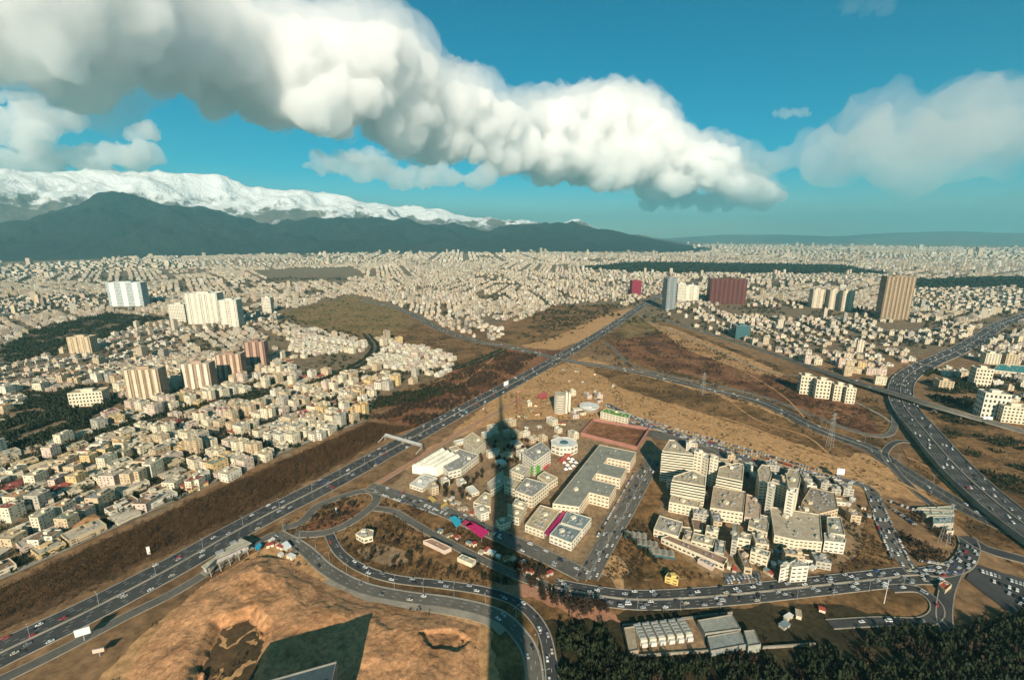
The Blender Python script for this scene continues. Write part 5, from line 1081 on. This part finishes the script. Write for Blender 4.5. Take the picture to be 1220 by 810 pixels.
# ------------------------------------------------------------------ cars
def car_meshes(van=False):
    b = MB(); L, W_, hb, hc = (5.2, 2.0, 1.15, 2.1) if van else (4.6, 1.85, .82, 1.42)
    prof = [(-L / 2, .30), (L / 2, .30), (L / 2, hb * .78), (L * .22, hb), (-L * .40, hb), (-L / 2, hb * .92)]
    V = [(x, s * W_ / 2 * (1 if z < .5 else .94), z) for s in (-1, 1) for x, z in prof]; n = len(prof)
    b.add(V, [tuple(range(n)), tuple(reversed(range(n, 2 * n)))] + [((i + 1) % n, i, n + i, n + (i + 1) % n) for i in range(n)])
    c0, c1, t0, t1 = (-L * .47, L * .34, -L * .45, L * .2) if van else (-L * .40, L * .22, -L * .28, L * .06)
    r_ = MB(); r_.add([(t0, -W_ * .39, hc), (t1, -W_ * .39, hc), (t1, W_ * .39, hc), (t0, W_ * .39, hc), (t0, -W_ * .39, hc - .1), (t1, -W_ * .39, hc - .1), (t1, W_ * .39, hc - .1), (t0, W_ * .39, hc - .1)], [(0, 1, 2, 3), (4, 5, 1, 0), (5, 6, 2, 1), (6, 7, 3, 2), (7, 4, 0, 3)])
    b.add(r_.v, r_.f); g = MB(); e = hc - .1
    g.add([(c0, -W_ * .46, hb), (c1, -W_ * .46, hb), (c1, W_ * .46, hb), (c0, W_ * .46, hb), (t0, -W_ * .385, e), (t1, -W_ * .385, e), (t1, W_ * .385, e), (t0, W_ * .385, e)], [(0, 1, 5, 4), (1, 2, 6, 5), (2, 3, 7, 6), (3, 0, 4, 7)])
    w_ = MB()
    for x in (-L * .3, L * .31):
        for s in (-1, 1): w_.bar((x, s * (W_ / 2 - .2), .33), (x, s * (W_ / 2 + .01), .33), .33, 8)
    return b.mesh('car_body', 'coat'), g.mesh('car_glass', 'glass'), w_.mesh('car_wheels', 'rubber')
CM, VM = car_meshes(), car_meshes(True)
PAINT = {'white': (.60, .60, .58), 'silver': (.36, .37, .38), 'grey': (.18, .18, .19), 'black': (.025, .025, .028), 'red': (.36, .03, .03), 'blue': (.04, .08, .2), 'beige': (.5, .44, .34)}
PK = list(PAINT); PW = [32, 24, 18, 14, 3, 3, 6]
SPOTS = []
rc_ = random.Random(3)
def traffic(L, wd, z, lanes, gap, where, sides=(-1, 1), lo=0., hi=1.):
    L = np.array(L); Q, tot = resample(L, 1.0); T = np.gradient(Q, axis=0); zz = np.interp(np.linspace(0, 1, len(Q)), np.linspace(0, 1, len(np.atleast_1d(z))), np.atleast_1d(z)); NN = normals(Q)
    for s in sides:
        for ln in range(lanes):
            u = rc_.uniform(0, gap) + lo * tot
            while u < hi * tot - 3:
                i = int(min(u, len(Q) - 1)); o = s * (.9 + (wd / 2 - 1.2) * (ln + .5) / lanes) if len(sides) == 2 else (-wd / 2 + wd * (ln + .5) / lanes)
                p = Q[i] + NN[i] * o; px, py = PX(p[0], p[1])
                if -10 < px < 1235 and py < 820 and p[1] > 0: SPOTS.append((p[0], p[1], zz[i] + .02, math.atan2(T[i][1], T[i][0]) + (math.pi if s > 0 else 0), where))
                u += gap * rc_.uniform(.35, 1.9) + 6
def park_row(a, c, n, ang, where, world=False, z=.76):
    a, c = (np.array(a), np.array(c)) if world else (np.array(G(*a)), np.array(G(*c)))
    for k in range(n):
        if rc_.random() < .86: p = a + (c - a) * (k + .5) / n; SPOTS.append((p[0], p[1], z, math.atan2(*(c - a)[::-1]) + ang + rc_.uniform(-.05, .05), where))
traffic(*ROADS[0], 5, 62, 'on the highway beside the grove')
traffic(CURVE1, 11, ROADS[3][2], 2, 40, 'on the curved parkway', (0,)); traffic(CURVE2, 8.5, ROADS[4][2], 2, 16, 'on the curved parkway', (0,))
def zof(L): return next(z for q, w_, z in ROADS if q is L)
traffic(AVE, 21, zof(AVE), 3, 17, 'on the avenue below the hospital'); traffic(FAIR, 17, zof(FAIR), 2, 30, 'on the fair road'); traffic(SIDE1, 9, zof(SIDE1), 2, 22, 'on the side avenue by the pavilion', (0,)); traffic(SIDE2, 9, zof(SIDE2), 2, 13, 'on the side avenue by the pavilion', (0,))
traffic(MID, 24, zof(MID), 3, 85, 'on the straight freeway'); traffic(BIG[0], 38, BIG[1], 5, 60, 'on the elevated freeway'); traffic(FLY[0], 17, FLY[1], 2, 60, 'on the road bridge'); traffic(LOT, 13, zof(LOT), 2, 14, 'on the hospital road'); traffic(JUNC, 14, zof(JUNC), 3, 10, 'at the junction'); traffic(LOOP, 8, zof(LOOP), 1, 14, 'on the slip road loop', (0,))
for k in range(3): park_row((728 + k * 3, 489 + k * 4.5), (1000 + k * 2, 568 + k * 5), 95, 1.57, 'in the hospital car park')
park_row((866, 690), (905, 686), 9, 1.57, 'on the hospital forecourt'); park_row((864, 694), (906, 691), 10, 1.57, 'on the hospital forecourt')
for k in range(4): park_row((1168 + k * 14, 681 + k * 12), (1228 + k * 10, 700 + k * 14), 12, 1.57, 'in the car park beside the junction')
park_row((470, 588), (598, 640), 26, 1.57, 'parked along the fair road', z=.95); park_row((455, 590), (520, 614), 14, 0, 'parked along the fair road', z=.95); park_row((758, 560), (712, 640), 34, 0, 'parked along the pavilion')
park_row((1040, 615), (1062, 665), 18, 0, 'parked beside the lawn'); park_row((1052, 604), (1082, 668), 20, 0.2, 'parked beside the lawn'); park_row((1060, 598), (1100, 612), 12, 1.5, 'parked by the workshops'); park_row((1062, 606), (1090, 626), 12, 1.5, 'parked by the workshops'); park_row((1090, 668), (1140, 676), 10, .1, 'waiting at the junction'); park_row((1100, 680), (1145, 684), 9, .1, 'waiting at the junction')
SPOTS.sort(key=lambda s: s[0] ** 2 + s[1] ** 2)
good = []; seen = {}
for s in SPOTS:
    key = (round(s[0] / 3.), round(s[1] / 3.))
    if any((s[0] - q[0]) ** 2 + (s[1] - q[1]) ** 2 < (2.4 ** 2) for dx in (-1, 0, 1) for dy in (-1, 0, 1) for q in seen.get((key[0] + dx, key[1] + dy), ())): continue
    seen.setdefault(key, []).append(s); good.append(s)
SPOTS = good
for i, (x, y, z, a, where) in enumerate(SPOTS[:295]):
    c = rc_.choices(PK, PW)[0]; van = rc_.random() < .08; M3 = VM if van else CM; nm = 'van' if van else 'car'
    t = thing('parked_car' if 'park' in where and 'way' not in where and nm == 'car' else nm, f"{c} {nm} {where}", nm, (x, y, z), a, f"{c} {nm}s {where}")
    link('body', M3[0], t, PAINT[c]); link('window_glass', M3[1], t); link('wheels', M3[2], t, kind='stuff')
rest = SPOTS[295:]
if rest:
    A = np.array([(s[0], s[1], 4.5, 1.85, .75, s[3], s[2] + .2) for s in rest]); g = np.random.default_rng(4); ci = g.choice(len(PK), len(A), p=np.array(PW) / 100); pc = np.array([PAINT[k] for k in PK])[ci]
    V, mi, cl = boxes(A, pc, pc, 0); A2 = A.copy(); A2[:, 2] = 2.6; A2[:, 3] = 1.6; A2[:, 4] = .55; A2[:, 6] += .74; V2, mi2, cl2 = boxes(A2, np.full_like(pc, .04), pc, 0)
    me = quads_mesh('distant_cars', np.concatenate([V, V2]), len(mi) + len(mi2), ['far_roofs'], None, np.concatenate([cl, cl2])); tag(link('distant_cars', me, None, None, 'stuff'), 'small distant cars on the freeways and in car parks', 'cars')
print('cars', len(SPOTS), round(time.time() - T0, 1))
# ------------------------------------------------------------------ street lamps
def lamp_meshes():
    p = MB(); p.bar((0, 0, 0), (0, 0, 10.5), .17, 6, r2=.09); a = MB(); a.bar((0, 0, 10.4), (1.9, 0, 11.0), .07, 5); a.bar((0, 0, 10.4), (-1.9, 0, 11.0), .07, 5); h = MB(); h.box(2.2, 0, 10.95, 1.0, .35, .16, bottom=True); h.box(-2.2, 0, 10.95, 1.0, .35, .16, bottom=True)
    return p.mesh('lamp_pole', 'steel'), a.mesh('lamp_arm', 'steel'), h.mesh('lamp_head', 'white_paint')
LM = lamp_meshes()
def lamps(L, off, step, z, where, lo=0, hi=1.):
    Q, tot = resample(np.array(L), step); NN = normals(Q)
    for i in range(int(len(Q) * lo), int(len(Q) * hi)):
        p = Q[i] + NN[i] * off; px, py = PX(*p)
        if -5 < px < 1225 and py < 815:
            t = thing('street_lamp', f'double armed grey street lamp {where}', 'street lamp', (p[0], p[1], z), math.atan2(NN[i][1], NN[i][0]), f'street lamps {where}')
            link('pole', LM[0], t); link('arm', LM[1], t); link('lamp_head', LM[2], t)
lamps(CURVE1, 7.2, 27, .6, 'on the median of the parkway'); lamps(HWY, 0, 40, 1.6, 'on the highway median', 0, .6); lamps(AVE, -12, 34, .6, 'along the avenue kerb'); lamps(MID, 13.5, 55, .6, 'beside the straight freeway', .35); lamps(SIDE1, -5.6, 30, .6, 'between the two side avenues')
# ------------------------------------------------------------------ kiosks and site huts
rk_ = random.Random(8)
def kiosks(poly, n, where, cols):
    W = [G(*p) for p in poly]; x0, x1 = min(p[0] for p in W), max(p[0] for p in W); y0, y1 = min(p[1] for p in W), max(p[1] for p in W); k = 0
    for _ in range(n * 30):
        x, y = rk_.uniform(x0, x1), rk_.uniform(y0, y1)
        if inpoly([x], [y], W)[0] and not near_road(x, y, 3) and not taken(x, y, 2):
            w_, d_, h = rk_.uniform(3.5, 8), rk_.uniform(3, 5), rk_.uniform(2.6, 4); c = rk_.choice(list(cols)); t = thing('kiosk', f'small {c} roofed kiosk {where}', 'kiosk', (x, y, 0), rk_.choice((-.45, 1.1, .5)), f'{c} roofed kiosks {where}')
            q = MB(); q.box(0, 0, 0, w_, d_, h); q.build('wall', 'wall', t, WCOL[rk_.choice(('cream', 'tan', 'white', 'grey'))]); q = MB(); q.box(0, 0, h, w_ + .7, d_ + .7, .3, bottom=True); q.build('roof', 'roof', t, cols[c]); q = MB(); q.box(0, -d_ / 2 - .03, .1, 1.1, .06, 2.1); q.build('door', 'glass', t); BLOCK.append((x, y, w_ * .5)); k += 1
            if k >= n: return
KC = {'white': (.66, .63, .56), 'tan': (.42, .33, .22), 'red': (.38, .07, .05), 'brown': (.2, .13, .09), 'blue grey': (.2, .25, .26)}
kiosks([(520, 632), (600, 662), (680, 696), (640, 690), (560, 655), (500, 628)], 16, 'in the strip below the fair road', KC); kiosks([(620, 480), (700, 470), (700, 500), (640, 520), (600, 500)], 14, 'around the round tower', KC); kiosks([(490, 600), (560, 590), (570, 620), (600, 640), (540, 625)], 8, 'beside the vaulted hall', KC); kiosks([(800, 640), (900, 660), (1000, 650), (960, 690), (870, 680)], 14, 'in the hospital grounds', KC); kiosks([(1010, 590), (1040, 600), (1040, 620), (1010, 640)], 5, 'by the hospital car park', KC); kiosks([(325, 640), (360, 655), (372, 672), (350, 672), (318, 655)], 8, 'at the building site gate', KC); kiosks([(640, 440), (720, 440), (760, 470), (700, 470)], 8, 'on the sandy yard below the freeway', KC); kiosks([(900, 740), (1000, 725), (1010, 745), (930, 760)], 4, 'east of the substation', KC)
# ------------------------------------------------------------------ bridges, masts, boards
def lattice(t, name, p0, p1, w0, w1, n, r, mat='steel', col=None):
    p0, p1 = Vector(p0), Vector(p1); q = MB(); C4 = [(-1, -1), (1, -1), (1, 1), (-1, 1)]
    d = (p1 - p0).normalized(); u = d.orthogonal().normalized() if abs(d.z) < .9 else Vector((1, 0, 0)); v = d.cross(u)
    P = [[p0 + (p1 - p0) * k / n + (u * a + v * b_) * (w0 + (w1 - w0) * k / n) / 2 for a, b_ in C4] for k in range(n + 1)]
    for k in range(n):
        for i in range(4):
            q.bar(P[k][i], P[k + 1][i], r, 4); q.bar(P[k][i], P[k + 1][(i + 1) % 4], r * .6, 3)
    for i in range(4): q.bar(P[n][i], P[n][(i + 1) % 4], r * .7, 3)
    return q.build(name, mat, t, col)
a, c = np.array(G(462, 520, 6)), np.array(G(500, 531, 6)); a = a + (a - c) * .08; c = c + (c - a) * .05; mid = (a + c) / 2
t = thing('footbridge', 'white steel footbridge with trussed sides spanning the highway', 'bridge', (0, 0, 0)); ang = math.atan2(*(c - a)[::-1]); LEN = math.dist(a, c)
q = MB(); q.box(*mid, 6, LEN, 4.0, .5, ang, bottom=True); q.build('deck', 'concrete', t); nrm = np.array([-math.sin(ang), math.cos(ang)])
for s in (-1, 1):
    q = MB(); p_, r_ = a + nrm * s * 1.9, c + nrm * s * 1.9; q.bar((*p_, 8.6), (*r_, 8.6), .22); q.bar((*p_, 6.6), (*r_, 6.6), .22); K = 10
    for k in range(K): e, f_ = p_ + (r_ - p_) * k / K, p_ + (r_ - p_) * (k + 1) / K; q.bar((*e, 6.6), (*f_, 8.6), .12); q.bar((*f_, 6.6), (*f_, 8.6), .12)
    q.build('truss', 'white_paint', t)
q = MB(); q.box(*mid, 9.0, LEN, 4.3, .18, ang, bottom=True); q.build('roof', 'white_paint', t)
for p in (a, c, mid): q = MB(); q.box(*p, 0, 1.2, 3, 6, ang); q.build('pier', 'concrete', t)
for p, s in ((a, -1), (c, 1)):
    e = p + (c - a) / LEN * s * 1.5; q = MB(); f_ = e + nrm * -14; q.add([(*(e + (c - a) / LEN * 1.2), 6.4), (*(e - (c - a) / LEN * 1.2), 6.4), (*(f_ - (c - a) / LEN * 1.2), .2), (*(f_ + (c - a) / LEN * 1.2), .2), (*(e + (c - a) / LEN * 1.2), 5.9), (*(e - (c - a) / LEN * 1.2), 5.9), (*(f_ - (c - a) / LEN * 1.2), 0), (*(f_ + (c - a) / LEN * 1.2), 0)], [(3, 2, 1, 0), (4, 5, 6, 7), (0, 1, 5, 4), (1, 2, 6, 5), (2, 3, 7, 6), (3, 0, 4, 7)]); q.build('stair', 'concrete', t)
# covered station beside the highway
zs = Z(200, 620, 7.3625); P = [np.array(G(*p, z=9)) for p in zs(290, 400, 640, 150, 735, 195, 420, 335, 330, 425)]
t = thing('bus_station', 'long raised station with pale sheet roof on slanted legs beside the highway', 'station')
q = MB(); q.prism([tuple(p) for p in P], 8.3, 9, bottom=True); ro = q.build('roof', 'roof', t, (.40, .36, .27))
q = MB(); q.prism(inset([tuple(p) for p in P], 1.5), 3.0, 6.6, bottom=True); q.build('wall', 'wall', t, (.42, .38, .36)); q = MB(); q.prism(inset([tuple(p) for p in P], 1.6), 6.6, 8.3, top=False); q.build('glazing', 'glass', t)
q = MB(); q.prism(inset([tuple(p) for p in P], -1.2), 2.5, 3.0, bottom=True); q.build('platform', 'concrete', t)
for k in range(5):
    e = P[0] + (P[1] - P[0]) * (k + .3) / 5; f_ = P[4] + (P[2] - P[4]) * (k + .3) / 5
    for s, (g0, g1) in enumerate(((e, f_), (f_, e))): dd = (g0 - g1) / np.linalg.norm(g0 - g1); q = MB(); q.bar((*(g0 + dd * 2.5), 0), (*g0, 8.4), .55, 4); q.build('leg', 'concrete', t)
q = MB(); m_ = P[0] * .55 + P[1] * .45; q.box(*m_, 9, 6, 4, 1.6, .9); q.box(*(P[0] * .2 + P[1] * .8), 9, 5, 4, 1.4, .9); q.build('roof_unit', 'steel', ro, kind='stuff')
# billboard
def billboard(px, py, w_, h, z0, rz, label, col, name='billboard'):
    x, y = G(px, py); t = thing(name, label, 'billboard', (x, y, 0), rz); q = MB(); q.box(0, 0, z0, w_, .5, h, bottom=True); q.build('panel', 'coat', t, col)
    q = MB(); q.bar((0, .5, 0), (0, .5, z0 + h * .6), .4, 8); q.build('pole', 'steel', t)
    for zz in (z0 - .1, z0 + h): q = MB(); q.box(0, 0, zz, w_ + .4, .7, .25, bottom=True); q.build('frame', 'steel', t)
billboard(101, 764, 9, 6, 6, .5, 'pale grey billboard on a pole beside the service road', (.6, .62, .58)); billboard(603, 462, 14, 9, 5, .9, 'white billboard standing over the highway by the crane', (.74, .74, .72)); billboard(1000, 572, 8, 8, 8, -.3, 'white three panelled billboard beside the hospital car park', (.75, .72, .66)); billboard(178, 662, 2.5, 8, 2, .5, 'slim white advertising column on the grove verge', (.66, .62, .5)); billboard(1176, 503, 12, 5, 5, -.3, 'white billboard below the road bridge parapet', (.72, .72, .7))
billboard(119, 782, 7, 3, 4, .3, 'small pink hoarding beside the building site road', (.55, .38, .3))
# sign gantry
x, y = G(552, 494); t = thing('sign_gantry', 'white sign gantry standing over the highway lanes', 'gantry', (x, y, 0), -.55); q = MB(); q.bar((-9, 0, 0), (-9, 0, 7.5), .25, 6); q.build('post', 'steel', t); q = MB(); q.bar((9, 0, 0), (9, 0, 7.5), .25, 6); q.build('post', 'steel', t); q = MB(); q.box(0, 0, 7, 18.4, .5, .6, bottom=True); q.build('beam', 'white_paint', t); q = MB(); q.box(3, -.4, 6.2, 6, .15, 2.6, bottom=True); q.build('sign_panel', 'coat', t, (.02, .12, .2))
# tower cranes
for px, yb, yt, az, lb in ((617, 492, 466, .2, 'tall reddish tower crane beside the red stall'), (577, 507, 486, 2.2, 'reddish tower crane behind the white hall')):
    x, y = G(px, yb); h = HT(px, yb, yt); t = thing('tower_crane', lb, 'crane', (x, y, 0), az); lattice(t, 'mast', (0, 0, 0), (0, 0, h), 1.7, 1.7, 14, .13, 'coat', (.34, .13, .07)); lattice(t, 'jib', (-9, 0, h), (28, 0, h), 1.2, 1.0, 14, .1, 'coat', (.34, .13, .07)); q = MB(); q.box(-8, 0, h - 2.5, 2.4, 1.6, 2.4); q.build('counterweight', 'concrete', t); q = MB(); q.box(1.2, 1, h - 2.2, 1.6, 1.6, 2.0); q.build('cab', 'coat', t, (.6, .55, .4)); q = MB(); q.bar((0, 0, h), (0, 0, h + 6), .3, 4); q.bar((0, 0, h + 6), (20, 0, h + .6), .07, 3); q.bar((0, 0, h + 6), (-8, 0, h + .6), .07, 3); q.build('tie_bars', 'steel', t)
# power pylons
for px, yb, yt, lb in ((988, 533, 492, 'lattice power pylon beside the straight freeway'), (1124, 648, 600, 'lattice power pylon above the workshop yard'), (837, 470, 444, 'lattice power pylon on the scrub slope'), (843, 385, 366, 'thin lattice mast in the estate')):
    x, y = G(px, yb); h = HT(px, yb, yt); t = thing('power_pylon', lb, 'pylon', (x, y, 0), .4); lattice(t, 'mast', (0, 0, 0), (0, 0, h), 7, 1.2, 8, .16)
    for k, wd in ((.72, 7), (.83, 8.5), (.94, 6)): q = MB(); q.bar((-wd, 0, h * k), (wd, 0, h * k), .18); q.bar((-wd, 0, h * k), (0, 0, h * k + 1.8), .1); q.bar((wd, 0, h * k), (0, 0, h * k + 1.8), .1); q.build('cross_arm', 'steel', t)
x, y = G(1053, 719); h = HT(1053, 719, 690); t = thing('floodlight_mast', 'tall white floodlight mast on the slip road island', 'mast', (x, y, 0)); q = MB(); q.bar((0, 0, 0), (0, 0, h), .4, 8, r2=.2); q.build('pole', 'white_paint', t); q = MB(); q.cyl(0, 0, h, 1.5, 1.5, .5, 10); q.build('lamp_ring', 'steel', t)
x, y = G(401, 612); t = thing('monument', 'small pale stone monument in the roundabout garden', 'monument', (x, y, 0)); q = MB(); q.box(0, 0, 0, 5, 5, .8); q.build('plinth', 'concrete', t); q = MB(); q.box(0, 0, .8, 2, 2, 7, taper=.6); q.build('pillar', 'white_paint', t)
# ------------------------------------------------------------------ substation
zt = Z(730, 630, 4.357)
def slab(name, label, cat, pts, h, mat, col=None, z0=-.3):
    P = [G(*p, z=h) for p in pts]; t = thing(name, label, cat); q = MB(); q.prism(P, z0, h); q.build('base', mat, t, col); q = MB(); ring(q, P, .4, h, h + .8); q.build('edge_wall', 'concrete', t); return t
slab('substation_yard', 'greenish concrete yard of the electrical substation', 'yard', zt(50, 510, 430, 460, 500, 640, 90, 660), 1.2, 'paving')
slab('substation_hall', 'flat grey substation hall roof with pale cross walls', 'building', zt(440, 475, 620, 445, 665, 520, 480, 545), 6, 'roof', (.27, .27, .23)); slab('substation_hall', 'lower grey substation hall roof beside the yard wall', 'building', zt(490, 560, 660, 530, 700, 600, 510, 635), 5, 'roof', (.23, .245, .225)); slab('substation_hall', 'small pale substation annex at the east corner', 'building', zt(680, 530, 735, 525, 770, 600, 705, 610), 7, 'roof', (.30, .30, .25)); slab('substation_store', 'narrow tan store at the west end of substation', 'building', zt(58, 515, 118, 505, 135, 630, 85, 640), 5, 'roof', (.34, .27, .18))
for k in range(6):
    x, y = G(*zt(160 + k * 47, 600 - k * 6)[0], z=1.2); t = thing('transformer', 'tall white banked transformer in the substation row', 'transformer', (x, y, 1.2), .12, 'transformers in the substation row')
    q = MB(); q.box(0, 7, 0, 5.2, 15, 4.6); q.build('housing', 'wall', t, (.58, .52, .40))
    for j in range(5): q = MB(); q.box(0, 1.5 + j * 2.9, 4.6, 4.6, 1.3, .9); q.build('cooler', 'steel', t)
    q = MB(); q.box(0, -1.6, 0, 4.4, 2.0, 3.2); q.build('control_box', 'white_paint', t)
for p, r_, lb in ((((50, 508), (620, 440)), 2.2, 'pale concrete wall along the north side of substation'), (((100, 668), (1050, 605)), 2.6, 'long pale concrete wall along the south side of substation')):
    (p0, p1) = zt(*p[0])[0], zt(*p[1])[0]; a, c = np.array(G(*p0)), np.array(G(*p1)); t = MB(); t.box(*((a + c) / 2), 0, math.dist(a, c), .9, r_, math.atan2(*(c - a)[::-1])); tag(t.build('boundary_wall', 'concrete'), lb, 'wall')
# villa quarter edge: lane and garden wall
L = road('lane', [(-40, 708), (0, 691), (100, 646), (250, 577), (350, 534), (440, 500)], 4.5, 'concrete', 0)
Q, _ = resample(offset(L, 3.4), 22.)
for i in range(len(Q) - 1):
    q = MB(); a, c = Q[i], Q[i + 1]; q.box(*((a + c) / 2), 0, math.dist(a, c) - .3, .4, 2.2, math.atan2(*(c - a)[::-1])); px, py = PX(*((a + c) / 2))
    tag(q.build('garden_wall', 'concrete'), 'cream garden wall between villa and grove side lane', 'wall', 'garden walls along the grove side lane')
Q = offset(CURVE1, -9); q = MB(); A = resample(Q, 10.)[0]; ribbon(q, A[10:-6], 7, .9, thick=.9); struct(q.build('embankment', 'concrete'))
# ------------------------------------------------------------------ the tower the camera stands on, behind the lens
t = thing('communication_tower', 'tall concrete communication tower whose shadow crosses the fairground', 'tower', (6.5, -30, 0))
q = MB(); q.cyl(0, 0, -1, 19, 15, 120, 16); q.cyl(0, 0, 119, 15, 9.6, 176, 16); q.build('shaft', 'concrete', t)
q = MB(); q.cyl(0, 0, 293, 9.2, 24.5, 30, 24); q.build('pod_base', 'concrete', t); q = MB(); q.cyl(0, 0, 323, 25.5, 25.5, 9, 24); q.build('pod_glazing', 'blue_glass', t); q = MB(); q.cyl(0, 0, 332, 24.5, 8, 22, 24); q.build('pod_roof', 'concrete', t)
q = MB(); q.cyl(0, 0, 354, 3.6, 2.6, 45, 8); q.cyl(0, 0, 399, 2.0, .9, 38, 8); q.build('mast', 'steel', t)
